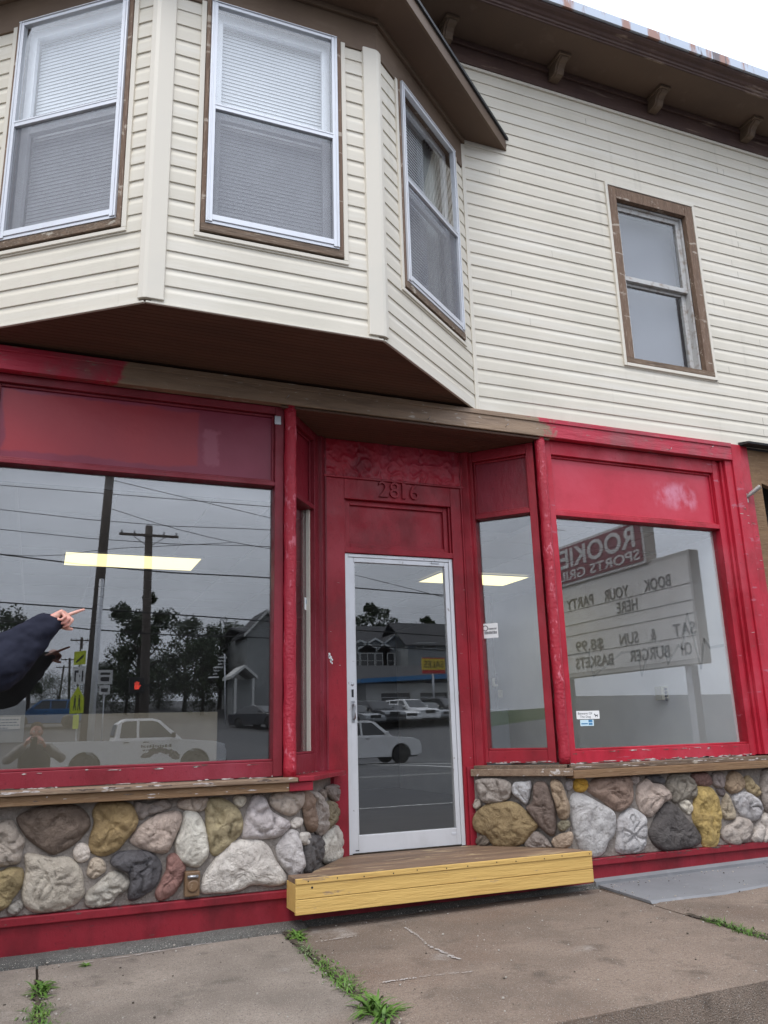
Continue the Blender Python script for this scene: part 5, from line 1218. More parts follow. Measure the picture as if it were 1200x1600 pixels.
def hand(mb, wrist, dirv, palmn, pose, side=1, s=1.0):
    """wrist point, direction wrist->knuckles, palm normal (side the fingers curl to); pose per finger: curl angles (index, middle, ring, little), thumb"""
    d = Vector(dirv).normalized(); pn = Vector(palmn); pn = (pn-d*pn.dot(d)).normalized(); a = d.cross(pn).normalized()*side   # a points to the index side
    W = Vector(wrist)
    k_ = [W+d*.088*s+a*.030*s, W+d*.091*s+a*.010*s, W+d*.086*s-a*.010*s, W+d*.078*s-a*.029*s]
    for q, r_ in zip(k_, (.0125, .0125, .012, .0115)): cap(mb, W+d*.012*s+(q-W-d*.08*s)*.5, .016*s, q, r_*s, 12)
    cap(mb, W+a*.010*s, .021*s, W+d*.05*s+a*.022*s+pn*.006*s, .017*s); cap(mb, W-a*.008*s, .021*s, W+d*.055*s-a*.022*s+pn*.006*s, .015*s)
    L3 = [(.043, .026, .021), (.047, .030, .022), (.043, .027, .021), (.034, .020, .018)]; R4 = [(.0098, .0088, .0080, .0066), (.0100, .0090, .0082, .0067), (.0095, .0085, .0077, .0064), (.0085, .0076, .0070, .0058)]
    fan = (.10, .02, -.05, -.13)
    for i in range(4):
        c1, c2, c3 = pose[i]; dd = (d+a*fan[i]).normalized(); p = k_[i]; ang = 0
        for j, (ln, c) in enumerate(zip(L3[i], (c1, c2, c3))):
            ang += c; v = dd*math.cos(ang)+pn*math.sin(ang); q = p+v*ln*s; cap(mb, p, R4[i][j]*s, q, R4[i][j+1]*s, 12); p = q
    b0 = W+d*.022*s+a*.024*s+pn*.008*s; t1, t2, t3 = pose[4]
    v = (d*.70+a*t1+pn*t2).normalized(); p1 = b0+v*.044*s; cap(mb, b0, .0135*s, p1, .0108*s, 12)
    v2 = (v+d*.35-a*t3*.6+pn*t3).normalized(); p2 = p1+v2*.030*s; cap(mb, p1, .0105*s, p2, .0095*s, 12); v3_ = (v2+d*.2-a*t3*.3).normalized(); cap(mb, p2, .0095*s, p2+v3_*.022*s, .0075*s, 12)
def head(mb, c, look, s=1.0):
    f = Vector(look).normalized(); u = Vector((0, 0, 1)); u = (u-f*u.dot(f)).normalized(); r_ = f.cross(u); R_ = Matrix((r_, f, u)).transposed()
    def P_(x, y, z): return Vector(c)+R_@Vector((x*s, y*s, z*s))
    ell(mb, P_(0, -.008, .025), (.074*s, .092*s, .088*s), R_, 22); ell(mb, P_(0, .020, -.035), (.058*s, .066*s, .078*s), R_, 20); ell(mb, P_(0, .058, -.088), (.026*s, .022*s, .020*s), R_)
    cap(mb, P_(0, .088, .012), .008*s, P_(0, .104, -.022), .013*s, 10); ell(mb, P_(-.012, .096, -.026), (.009*s,)*3, R_, 10); ell(mb, P_(.012, .096, -.026), (.009*s,)*3, R_, 10)
    for q in (-1, 1):
        ell(mb, P_(q*.033, .072, .020), (.020*s, .013*s, .007*s), R_, 12); ell(mb, P_(q*.043, .060, -.022), (.020*s, .022*s, .017*s), R_, 12); ell(mb, P_(q*.074, -.006, -.008), (.010*s, .020*s, .031*s), R_, 12)
    ell(mb, P_(0, .080, -.052), (.024*s, .010*s, .006*s), R_, 12); ell(mb, P_(0, .079, -.062), (.021*s, .010*s, .007*s), R_, 12)
    return P_, R_
def person(label, base, height, yaw, look, arms, poses, top, trousers, haircol, toplabel, vest=None, voxel=.005, knees=0, loose=()):
    """base: point between the feet; yaw: body facing; arms: for left and right (elbow, wrist, palm normal) in world space"""
    base = Vector(base); e = empty('person', label, 'person', tuple(base)); s = height/1.75
    f = Vector((math.sin(yaw), math.cos(yaw), 0)); r_ = Vector((f.y, -f.x, 0)); u = Vector((0, 0, 1))
    def B_(x, y, z): return r_*x*s+f*y*s+u*z*s
    inv = lambda p: Vector(p)-base
    body = MB(); hp = B_(0, 0, .93); ch = B_(0, .01, 1.27); nk = B_(0, 0, 1.46); hc = B_(0, .02, 1.625)
    P_, R_ = head(body, hc, look, s)
    cap(body, nk-u*.04, .062*s, hc-u*.06*s, .054*s); Rb = Matrix((r_, f, u)).transposed()
    ell(body, B_(0, 0, 1.25), (.165*s, .105*s, .22*s), Rb, 20); ell(body, B_(0, 0, .98), (.155*s, .11*s, .16*s), Rb, 20)
    tb = MB(); ell(tb, B_(0, 0, 1.25), (.195*s, .135*s, .25*s), Rb, 20); ell(tb, B_(0, 0, 1.02), (.180*s, .135*s, .17*s), Rb, 20); cap(tb, B_(-.15, 0, 1.41), .062*s, B_(.15, 0, 1.41), .062*s); cap(tb, B_(0, -.01, 1.40), .085*s, B_(0, -.005, 1.49), .070*s)
    ps = []
    for q, (el_, wr, pn), ps_ in zip((-1, 1), arms, poses):
        sh = B_(q*.175, 0, 1.405); el_ = inv(el_); wr = inv(wr); d = (wr-el_).normalized()
        cap(body, sh, .052*s, el_, .040*s); cap(body, el_, .039*s, wr, .026*s)
        hand(body, wr, d if len(ps_) < 6 else ps_[5], pn, ps_, side=q*(1 if len(ps_) < 7 else ps_[6]), s=s)
        cap(tb, sh, .072*s, el_, .060*s); cap(tb, el_, .060*s, wr-d*.02, .044*s); cap(tb, wr-d*.045, .047*s, wr-d*.015, .046*s)
    for (p_, r_a, q_, r_b) in loose: cap(tb, inv(p_), r_a, inv(q_), r_b)
    tr = MB(); ell(tr, B_(0, 0, .93), (.172*s, .125*s, .12*s), Rb, 18)
    sh_ = MB()
    for q in (-1, 1):
        hip = B_(q*.09, 0, .90); kn = B_(q*.11, .02, .49); an = B_(q*.12, -.01, .09)
        cap(body, hip, .080*s, kn, .055*s); cap(body, kn, .052*s, an, .036*s); cap(body, an, .034*s, an+f*.12*s-u*.05*s, .028*s)
        cap(tr, hip, .098*s, kn, .072*s); cap(tr, kn, .072*s, B_(q*.12, -.005, .105), .066*s)
        cap(sh_, an-u*.038*s-f*.035*s, .050*s, an-u*.048*s+f*.14*s, .040*s); cap(sh_, an+u*.0*s, .052*s, an-u*.03*s+f*.06*s, .048*s); sh_.box(-.045*s, .045*s, -.075*s, .19*s, -.089*s+.0, -.068*s, M=Matrix.Translation(an+u*.0)@Rb.to_4x4())
    fused(body, 'body', M['skin'], e, voxel, 3)
    t_ = fused(tb, 'jacket', top, e, .009, 6, folds=.036)
    if vest:
        vb = MB(); ell(vb, B_(0, 0, 1.24), (.205*s, .15*s, .255*s), Rb, 20); ell(vb, B_(0, 0, 1.02), (.192*s, .148*s, .16*s), Rb, 20); fused(vb, 'vest', vest, e, .012, 5, folds=.014)
    fused(tr, 'trousers', trousers, e, .011, 6, folds=.016); fused(sh_, 'shoes', M['black'], e, .008, 4)
    hb_ = MB(); ell(hb_, P_(0, -.022, .048), (.083*s, .094*s, .082*s), R_, 22); ell(hb_, P_(0, -.055, -.01), (.074*s, .058*s, .075*s), R_, 18)
    fused(hb_, 'hair', haircol, e, .007, 3, folds=.010)
    for q in (-1, 1):
        eb = MB(); ell(eb, P_(q*.032, .0745, .002), (.0125*s, .0125*s, .0105*s), R_, 14); o = eb.build('eye', M['paper'], e, clean=False)
        ib = MB(); ell(ib, P_(q*.032, .0850, .002), (.0052*s, .0034*s, .0052*s), R_, 10); ib.build('iris', M['ink'], o, clean=False)
    return e
cloth = lambda n_, c, k=1: patchy(n_, c, [(tuple(q*.75 for q in c), 8, .4, .7, U, k)], rough=.9, bumps=((400, .0008, .5, U),), spec=.15)
navy = cloth('navy_knit_cloth', (.020, .021, .034)); grey = cloth('light_grey_cloth', (.30, .29, .28)); dkv = cloth('dark_vest_cloth', (.05, .05, .055)); jean = cloth('dark_denim', (.03, .04, .07)); hair1 = cloth('brown_hair', (.06, .035, .02))
# the pointing person, standing left of the picture
YA = -.90
wr = PY(72, 972, YA); el_ = PY(-62, 1036, YA-.02)
kd = (PY(104, 957, YA)-wr).normalized()
curl = [(.02, .06, .05), (1.25, 1.35, .7), (1.4, 1.45, .8), (1.45, 1.5, .8), (.25, .75, .55)]
rest = [(.25, .35, .2), (.3, .4, .25), (.35, .45, .3), (.4, .5, .3), (.5, .3, .1)]
bx, by = -.86, -1.02; gz = zs(bx, by)
person('person in a navy jacket, mostly outside the left edge, pointing with one bare hand', (bx, by, gz), 1.80, R(62), (.85, .35, .1),
    [((bx-.05, by+.42, gz+1.1), (bx+.12, by+.52, gz+.88), (1, 0, 0)), (tuple(el_), tuple(wr), (.15, -.55, -.8))] if False else
    [((bx-.16, by+.26, gz+1.12), (bx+.02, by+.36, gz+.90), (.3, -.9, 0)), (tuple(el_), tuple(wr), (.25, -.35, -.9))], [rest, curl+[kd]], navy, jean, hair1, '', voxel=.004,
    loose=[(PY(86, 974, YA), .046, PY(50, 1002, YA), .072), (PY(50, 1002, YA), .074, PY(5, 1040, YA-.01), .108), (PY(5, 1040, YA-.01), .110, PY(-75, 1062, YA-.05), .118)])
# the photographer, seen only mirrored in the glass; holds a phone where the picture was taken
gz2 = -1.38; by2 = -D-.40
grip = [(.5, .7, .4), (.6, .8, .4), (.7, .8, .5), (.8, .8, .5), (.3, .6, .2)]
person('person in a grey sweatshirt and dark vest standing in the street, holding up a phone', (.02, by2, gz2), 1.58, R(4), (.0, 1, .02),
    [((-.27, by2+.12, -.22), (-.10, by2+.31, -.075), (.9, .1, .1)), ((.31, by2+.12, -.22), (.12, by2+.31, -.075), (-.9, .1, .1))],
    [grip+[Vector((.35, .25, .9))], grip+[Vector((-.35, .25, .9))]], grey, jean, hair1, '', vest=dkv, voxel=.006)
ph = empty('phone', 'black phone held upright in front of the face of the person in the street', 'phone', (0, -D-.045, 0))
mb = MB(); mb.box(-.037, .037, -D-.052, -D-.043, -.115, .030); own(ph, mb, 'case', M['black'], bevel=.004)
mb = MB(); mb.box(-.034, .034, -D-.0535, -D-.0522, -.110, .026); own(ph, mb, 'screen', patchy('phone_screen', (.02, .02, .025), (), rough=.1))
mb = MB(); mb.lathe((-.018, -D-.0428, .012), (0, 1, 0), [(0, .011), (.002, .010)], 14); own(ph, mb, 'lens_ring', M['steel'])

# ================================================================== ACROSS THE STREET (seen mirrored in the glass)
M['white_paint'] = patchy('white_car_paint', (.80, .80, .80), (), rough=.35)
M['grey_paint'] = patchy('grey_car_paint', (.22, .23, .24), (), rough=.3, coat=.6)
M['dark_paint'] = patchy('dark_car_paint', (.03, .03, .035), (), rough=.25, coat=.8)
M['blue_paint'] = patchy('blue_car_paint', (.03, .14, .33), (), rough=.3, coat=.6)
M['tyre'] = patchy('tyre_rubber', (.02, .02, .02), (), rough=.85)
M['tail'] = patchy('red_tail_lens', (.4, .02, .02), (), rough=.2)
M['lens'] = patchy('clear_headlight_lens', (.6, .62, .64), (), rough=.1)
def arch(xc, r_, z): return [(xc+r_*math.cos(a), z+r_*math.sin(a)) for a in [math.pi*i/9 for i in range(10)]]
def vehicle(kind, name, label, cat, paint, loc_, rz, group=None, extra=None):
    e = empty(name, label, cat, loc_, rz, group)
    if kind == 'pickup':
        Wd, zw, rw, xf, xr, belt = .95, .39, .39, 1.72, -1.55, 1.16
        low = [(-2.74, .50), (-2.76, .72), (-2.72, 1.16), (-.72, 1.155), (1.22, 1.15), (2.30, 1.06), (2.58, .98), (2.70, .78), (2.70, .48), (2.55, .36)]
        cabp = [(-.74, 1.15), (-.64, 1.66), (-.42, 1.80), (.40, 1.80), (.62, 1.74), (1.32, 1.145)]
        wins = [[(-.58, 1.22), (-.52, 1.66), (-.40, 1.72), (-.08, 1.725), (-.08, 1.22)], [(.0, 1.22), (.0, 1.725), (.42, 1.725), (.58, 1.67), (1.06, 1.22)]]
        ws = ((.66, 1.72), (1.28, 1.19)); rwin = ((-.66, 1.62), (-.735, 1.24))
    elif kind == 'suv':
        Wd, zw, rw, xf, xr, belt = .93, .36, .36, 1.42, -1.35, 1.08
        low = [(-2.25, .45), (-2.30, .75), (-2.26, 1.08), (.98, 1.075), (1.95, 1.0), (2.25, .88), (2.33, .68), (2.30, .42), (2.15, .32)]
        cabp = [(-2.24, 1.07), (-2.0, 1.60), (-1.70, 1.70), (.05, 1.71), (.35, 1.66), (1.08, 1.07)]
        wins = [[(-1.98, 1.14), (-1.82, 1.55), (-1.30, 1.62), (-1.22, 1.14)], [(-1.14, 1.14), (-1.20, 1.62), (-.30, 1.63), (-.30, 1.14)], [(-.22, 1.14), (-.22, 1.63), (.22, 1.62), (.80, 1.14)]]
        ws = ((.40, 1.63), (1.02, 1.12)); rwin = ((-2.03, 1.56), (-2.20, 1.16))
    else:
        Wd, zw, rw, xf, xr, belt = .89, .33, .33, 1.38, -1.35, .93
        low = [(-2.30, .42), (-2.36, .70), (-2.30, .96), (-1.55, .98), (.85, .945), (1.85, .86), (2.20, .74), (2.26, .55), (2.2, .36), (2.05, .28)]
        cabp = [(-1.75, .97), (-1.15, 1.36), (-.80, 1.43), (-.05, 1.44), (.20, 1.40), (1.0, .935)]
        wins = [[(-1.42, 1.0), (-1.02, 1.31), (-.60, 1.36), (-.52, 1.0)], [(-.44, 1.0), (-.50, 1.365), (.08, 1.36), (.68, 1.0)]]
        ws = ((.25, 1.38), (.94, .98)); rwin = ((-1.22, 1.31), (-1.68, 1.0))
    ra = rw*1.2; zb = low[-1][1]
    prof = low + [(xf+ra, low[-1][1]-.02)] + arch(xf, ra, zw) + [(xf-ra, zb-.04), (xr+ra, zb-.04)] + arch(xr, ra, zw) + [(xr-ra, zb+.02)]
    prof = [(x, z) for x, z in prof]
    mb = MB(); mb.prism([(x, -Wd, z) for x, z in prof], (0, 2*Wd, 0)); b_ = mb.build('body', paint, e, bevel=.045, seg=3)
    def yi(z): return Wd-.04-max(0, z-belt)*.26
    mb = MB(); n = len(cabp); mb.v = [(x, -yi(z), z) for x, z in cabp]+[(x, yi(z), z) for x, z in cabp]
    mb.f = [tuple(range(n)), tuple(reversed(range(n, 2*n)))]+[(i, (i+1) % n, n+(i+1) % n, n+i) for i in range(n)]; mb.mi = [0]*len(mb.f); mb.sm = [False]*len(mb.f)
    mb.build('cab', paint, e, bevel=.03, seg=3)
    for sd_ in (-1, 1):
        for w_ in wins:
            mb = MB(); mb.poly([(x, sd_*(yi(z)+.004), z) for x, z in w_]); mb.build('window', M['glass_car'], e, clean=False)
    mb = MB(); (xa, za), (xb, zb2) = ws; k = .012; mb.quad((xb+k, -yi(zb2)+.10, zb2+k), (xb+k, yi(zb2)-.10, zb2+k), (xa+k, yi(za)-.08, za+k), (xa+k, -yi(za)+.08, za+k)); mb.build('windscreen', M['glass_car'], e, clean=False)
    mb = MB(); (xa, za), (xb, zb2) = rwin; mb.quad((xb-k, -yi(zb2)+.12, zb2+k), (xa-k, -yi(za)+.12, za+k), (xa-k, yi(za)-.12, za+k), (xb-k, yi(zb2)-.12, zb2+k)); mb.build('rear_window', M['glass_car'], e, clean=False)
    mb = MB(); mb.box(xr-1.0, xf+.75, -Wd+.12, Wd-.12, .26, .62); mb.build('underbody', M['black'], e)
    for xw in (xf, xr):
        for sd_ in (-1, 1):
            mb = MB(); mb.lathe((xw, sd_*(Wd-.23), zw), (0, sd_, 0), [(0, rw*.9), (.02, rw), (.19, rw), (.215, rw*.93), (.216, rw*.66), (.19, rw*.62)], 28); wh = mb.build('wheel', M['tyre'], e)
            mb = MB(); mb.lathe((xw, sd_*(Wd-.05), zw), (0, sd_, 0), [(0, rw*.64), (.012, rw*.63), (.02, rw*.2), (.03, rw*.18)], 20); mb.build('rim', M['alu'], wh)
    xe = max(x for x, z in low); xm = min(x for x, z in low); zl = belt-.28
    for sd_ in (-1, 1):
        mb = MB(); mb.box(xe-.20, xe-.015, sd_*(Wd-.32)-.20, sd_*(Wd-.32)+.20 if True else 0, zl-.06, zl+.09); mb.build('headlight', M['lens'], e, bevel=.02)
        mb = MB(); mb.box(xm-.012, xm+.10, sd_*(Wd-.12)-.09, sd_*(Wd-.12)+.09, zl-.1, zl+.2); mb.build('tail_light', M['tail'], e, bevel=.015)
        mb = MB(); xq = ws[1][0]-.25; mb.box(xq-.07, xq+.05, sd_*(Wd+.10)-.09, sd_*(Wd+.10)+.09, belt+.04, belt+.20); mb.build('mirror', M['black'] if kind == 'pickup' else paint, e, bevel=.03)
        mb = MB()
        for w_ in wins[-2:]: xh = w_[0][0]+.12; mb.box(xh, xh+.16, sd_*(Wd+.008)-.012, sd_*(Wd+.008)+.012, belt-.09, belt-.06)
        mb.build('handle', M['black'], e, bevel=.005)
    mb = MB(); mb.box(xe-.10, xe+.04, -Wd+.06, Wd-.06, .36, .56); mb.build('front_bumper', M['black'] if kind == 'pickup' else paint, e, bevel=.04)
    mb = MB(); mb.box(xe-.06, xe+.012, -.42, .42, zl-.12, zl+.1); mb.build('grille', M['black'], e, bevel=.02)
    mb = MB(); mb.box(xm-.05, xm+.08, -Wd+.08, Wd-.08, .42, .60); mb.build('rear_bumper', M['alu'] if kind == 'pickup' else paint, e, bevel=.03)
    if kind == 'pickup':
        mb = MB(); mb.box(-2.62, -.82, -Wd+.14, Wd-.14, 1.1555, 1.166); mb.build('bed_cover', M['black'], e, bevel=.004)
    if extra: extra(e, Wd)
    return e
M['glass_car'] = patchy('dark_car_glass', (.02, .022, .025), (), rough=.05, spec=.8)
def truck_marks(e, Wd):
    mb = MB()
    text_mb(mb, "HAWG'S BBQ", (.10, Wd+.003, .96), (1, 0, 0), (0, 0, 1), .07, .002) if False else None
    y = Wd+.001
    # lettering and eagle-like dark wing on the door facing the shop (+y side, read towards -x)
    rr = random.Random(2)
    for (xs0, xs1, z_, h_) in ((.98, .10, .92, .085), (.85, .15, .82, .05)):     # lettering that cannot be read in the photograph
        x = xs0
        while x > xs1:
            w_ = rr.uniform(.02, .07); mb.box(x-w_, x, y, y+.002, z_, z_+h_*rr.uniform(.7, 1)); x -= w_+.025
    mb.build('door_lettering', M['ink'], e)
    mb = MB(); rr = random.Random(5)
    for k in range(34):
        t = k/33; x = .95+.0-.0*t+ .55*math.sin(t*3)*.9; z = .78-.30*t+.22*math.sin(t*9)*.35; r_ = .09*rr.uniform(.5, 1)
        x = 1.15-t*1.0; z = .62+.20*math.sin(t*3.0)+rr.uniform(-.06, .06)
        mb.poly([(x+r_*1.5*math.cos(a), y+.0005*(k+1)*.1+.0005, z+r_*math.sin(a)*rr.uniform(.5, 1)) for a in [i*math.pi/4 for i in range(8)]])
    mb.build('door_graphic', patchy('dark_vinyl_graphic', (.09, .07, .07), [((.3, .28, .27), 14, .5, .6, U, 1)], rough=.4), e, clean=False)
# virtual place -> real place in front of the shop
a = PY(96, 1150, 23.0); b_ = PY(365, 1150, 23.0)
vehicle('pickup', 'pickup_truck', 'white pickup truck with dark door graphics on the street, mirrored in the left shop window', 'pickup truck', M['white_paint'], ((a.x+b_.x)/2-.45, -22.9, T(-22.9)), 0, extra=truck_marks)
b_ = PY(648, 1150, 27.5)
vehicle('suv', 'sport_utility_car', 'white sport utility car on the street, mirrored in the door glass', 'car', M['white_paint'], (b_.x-2.45, .98-27.5, T(.98-27.5)), 0)
for k, (px, pt, lb) in enumerate(((556, 'grey_paint', 'leftmost grey car of the dealer row'), (585, 'dark_paint', 'dark car second from left in the dealer row'), (612, 'white_paint', 'white car in the middle of the dealer row'), (640, 'white_paint', 'white car fourth in the dealer row'), (668, 'grey_paint', 'grey car fifth in the dealer row'), (696, 'dark_paint', 'dark car at the right end of the dealer row'))):
    q = PY(px, 1130, 48+k*.5); vehicle('suv' if k % 2 else 'sedan', 'parked_car', lb+', mirrored in the door glass', 'car', M[pt], (q.x, .98-48-k*.5, T(.98-48-k*.5)), R(75), group='cars parked in a row by the dealer garage')
q = PY(72, 1103, 52); vehicle('suv', 'parked_car', 'blue and white car far off at the left, mirrored in the left shop window', 'car', M['blue_paint'], (q.x, -52, T(-52)), R(180))
q = PY(412, 1104, 48); vehicle('sedan', 'moving_car', 'dark car on the rising road at the right of the left shop window reflection', 'car', M['dark_paint'], (q.x, -48, T(-48)), R(60))

# ------------------------------------------------------------------ poles, wires, signs
M['pole'] = woodmat('grey_pole_wood', (.13, .11, .095), (.09, .075, .065), (.18, .155, .135), (8, 8, .6), 4, rough=.85)
def pole(lbl, px0, py0, px1, py1, Y, r0, r1, arms=(), ext=0, group='utility poles across the street'):
    a = VM(px0, py0, Y); b_ = VM(px1, py1, Y); d = (b_-a).normalized(); a = a-d*((a.z-T(a.y)+.3)/d.z); b_ = b_+d*ext
    e = empty('utility_pole', lbl, 'utility pole', tuple(a), group=group)
    mb = MB(); mb.tube([a, (a+b_)/2, b_], [r0, (r0+r1)/2, r1], 14); own(e, mb, 'post', M['pole'])
    for (py, half) in arms:
        c = VM(px0+(px1-px0)*(py0-py)/(py0-py1), py, Y)
        mb = MB(); mb.box(c.x-half, c.x+half, c.y+.12, c.y+.22, c.z-.05, c.z+.06); mb.tube([(c.x-half*.55, c.y+.17, c.z-.04), (c.x, c.y+.12, c.z-.55), (c.x+half*.55, c.y+.17, c.z-.04)], .02, 6); own(e, mb, 'crossarm', M['pole'])
        for k in (-.92, -.5, .5, .92):
            mb = MB(); mb.lathe((c.x+half*k, c.y+.17, c.z+.06), (0, 0, 1), [(0, .02), (.05, .06), (.08, .03), (.12, .055), (.16, .02)], 10); own(e, mb, 'insulator', M['alu'])
    return e
pole('thick leaning wooden pole beside the crossing sign, nearest across the street', 137, 1112, 172, 740, 26, .20, .15, ext=3)
pole('wooden pole with a wide crossarm and the walk signal, second across the street', 225, 1108, 233, 822, 34, .23, .17, arms=((838, 1.35),))
pole('far pole with short arms right of the pointing hand reflection', 124, 1060, 128, 996, 78, .17, .13, arms=((1001, 1.0),))
pole('smaller far pole with one arm, second of the distant row', 108, 1075, 109, 1028, 100, .16, .12, arms=((1031, 1.0),))
pole('smallest far pole at the left of the distant row', 94, 1080, 100, 1040, 120, .16, .12, arms=((1043, 1.0),))
e = empty('light_pole', 'slim grey metal pole close beside the thick leaning wooden pole', 'light pole', tuple(VM(150, 1112, 25)))
a = VM(143, 1112, 25); b_ = VM(159, 905, 25); mb = MB(); a.z = T(a.y)-.2; mb.tube([a, b_], [.12, .085], 14); own(e, mb, 'post', M['alu'])
mb = MB(); mb.lathe((a.x, a.y, T(a.y)-.05), (0, 0, 1), [(0, .22), (.12, .22), (.16, .14)], 14); own(e, mb, 'base', M['alu'])
wires = [((0, 758), (425, 792)), ((0, 796), (425, 827)), ((0, 827), (425, 853)), ((175, 750), (425, 810)), ((171, 794), (425, 858)), ((0, 866), (425, 902)), ((0, 941), (425, 971)), ((0, 969), (425, 996)), ((0, 866), (160, 858))]
for i, (p, q) in enumerate(wires):
    Y = 27+.7*i; a = VM(*p, Y); b_ = VM(*q, Y); d = b_-a; pts = []
    for k in range(13):
        t = -1.2+k*.3 if i not in (3, 4) else k/12*2.4; v = a+d*t; v.z -= .18*math.sin(max(0, min(1, t))*math.pi)*(i % 3 != 0); pts.append(v)
    mb = MB(); mb.tube(pts, .030 if i in (5, 6, 7) else .014, 6, caps=False); o = mb.build('power_line', M['black'], None)
    tag(o, ['highest thin wire crossing the left window reflection', 'second highest wire crossing the left window reflection', 'third thin wire crossing the left window reflection', 'upper wire running off to the right from the leaning pole', 'lower wire running off to the right from the leaning pole', 'thick black cable just above the ceiling lamp reflection', 'thick cable passing above the pointing fingertip', 'thick cable passing behind the pointing hand', 'short thin wire reaching the leaning pole from the left'][i], 'wire', 'wires over the street')
# crossing sign post
e = empty('crossing_sign', 'fluorescent yellow school crossing sign with plates above and below, on a post', 'traffic sign', tuple(VM(122, 1112, 24)))
Y = 24; s0 = VM(122, 1096, Y); g = T(s0.y); yS = s0.y+.06
mb = MB(); mb.tube([(s0.x, s0.y, g-.2), (s0.x, s0.y, s0.z+1.7)], .03, 10); own(e, mb, 'post', M['alu'])
M['lime'] = patchy('fluorescent_yellow_sheet', (.62, .72, .03), (), rough=.5)
mb = MB(); mb.prism([(s0.x-.38, yS, s0.z-.38), (s0.x+.38, yS, s0.z-.38), (s0.x+.38, yS, s0.z+.10), (s0.x, yS, s0.z+.48), (s0.x-.38, yS, s0.z+.10)], (0, .004, 0)); own(e, mb, 'pentagon_panel', M['lime'])
mb = MB(); mb.box(s0.x-.16, s0.x+.16, yS, yS+.004, s0.z-.86, s0.z-.42); mb.box(s0.x-.33, s0.x+.33, yS, yS+.004, s0.z+1.18, s0.z+1.62); own(e, mb, 'yellow_plate', M['lime'])
mb = MB(); mb.box(s0.x-.36, s0.x+.36, yS, yS+.004, s0.z+.55, s0.z+1.12); own(e, mb, 'route_plate', M['paper'])
mb = MB()
for q in (-.12, .12):   # two walking figures
    x = s0.x+q; yy_ = yS+.0045
    mb.prism([(x+.035*math.cos(t), yy_, s0.z+.17+.035*math.sin(t)) for t in [i*math.pi/4 for i in range(8)]], (0, .003, 0))
    mb.prism([(x-.05, yy_, s0.z+.12), (x+.05, yy_, s0.z+.12), (x+.04, yy_, s0.z-.06), (x+.09, yy_, s0.z-.28), (x+.04, yy_, s0.z-.28), (x, yy_, s0.z-.1), (x-.05, yy_, s0.z-.28), (x-.09, yy_, s0.z-.28), (x-.04, yy_, s0.z-.06)], (0, .003, 0))
own(e, mb, 'pictogram', M['ink'])
mb = MB(); mb.box(s0.x+.17, s0.x+.25, yS+.0045, yS+.0075, s0.z+.63, s0.z+.97); mb.box(s0.x-.24, s0.x-.15, yS+.0045, yS+.0075, s0.z+.63, s0.z+1.0); mb.box(s0.x-.15, s0.x-.02, yS+.0045, yS+.0075, s0.z+.92, s0.z+1.0); mb.box(s0.x+.02, s0.x+.08, yS+.0045, yS+.0075, s0.z+.78, s0.z+.84)
mb.prism([(s0.x-.2, yS+.0045, s0.z+1.30), (s0.x+.2, yS+.0045, s0.z+1.50), (s0.x+.22, yS+.0045, s0.z+1.42), (s0.x-.18, yS+.0045, s0.z+1.24)], (0, .003, 0)); own(e, mb, 'writing', M['ink']); e.rotation_euler = (0, 0, R(52)); e.scale = (.85, .85, 1)
e = empty('route_sign', 'small white double sign on a thin post between the two wooden poles', 'traffic sign', tuple(VM(164, 1100, 36)))
c = VM(164, 1064, 36); mb = MB(); mb.tube([(c.x, c.y, T(c.y)-.2), (c.x, c.y, c.z+.3)], .03, 8); own(e, mb, 'post', M['alu'])
mb = MB(); mb.box(c.x-.33, c.x+.33, c.y+.03, c.y+.035, c.z-.15, c.z+.5); mb.box(c.x-.24, c.x+.24, c.y+.03, c.y+.035, c.z-.62, c.z-.2); own(e, mb, 'plate', M['paper'])
mb = MB(); mb.box(c.x-.22, c.x+.22, c.y+.036, c.y+.039, c.z+.28, c.z+.38); mb.box(c.x-.2, c.x+.18, c.y+.036, c.y+.039, c.z-.02, c.z+.18); mb.box(c.x-.15, c.x+.15, c.y+.036, c.y+.039, c.z-.5, c.z-.34); own(e, mb, 'writing', M['ink'])
e = empty('walk_signal', 'black pedestrian signal box with a lit red hand on the second wooden pole', 'signal', tuple(VM(213, 1070, 33.6)))
c = VM(214, 1071, 33.4); mb = MB(); mb.box(c.x-.32, c.x+.32, c.y-.2, c.y, c.z-.32, c.z+.34); mb.box(c.x+.3, c.x+.6, c.y-.12, c.y-.06, c.z-.05, c.z+.05); own(e, mb, 'housing', M['black'], bevel=.02)
mb = MB(); y0 = c.y+.003; mb.box(c.x-.10, c.x+.10, y0, y0+.006, c.z-.17, c.z+.02)
for k in range(4): mb.box(c.x-.10+.052*k, c.x-.064+.052*k, y0, y0+.006, c.z+.021, c.z+.17-.02*abs(k-1.5))
mb.prism([(c.x+.101, y0, c.z-.1), (c.x+.17, y0, c.z+.0), (c.x+.15, y0, c.z+.03), (c.x+.101, y0, c.z-.03)], (0, .006, 0)); own(e, mb, 'red_hand', M['redlamp'])
e = empty('flag_banner', 'thin white flagpole with a twisted black and white banner before the dark trees', 'banner', tuple(VM(353, 1094, 52)))
a = VM(353, 1094, 52); b_ = VM(351, 1022, 52); a.z = T(a.y)-.1; mb = MB(); mb.tube([a, b_], .05, 8); own(e, mb, 'pole', M['alu'])
mb = MB(); n = 14; c0 = VM(349, 1026, 52); c1 = VM(332, 1062, 52)
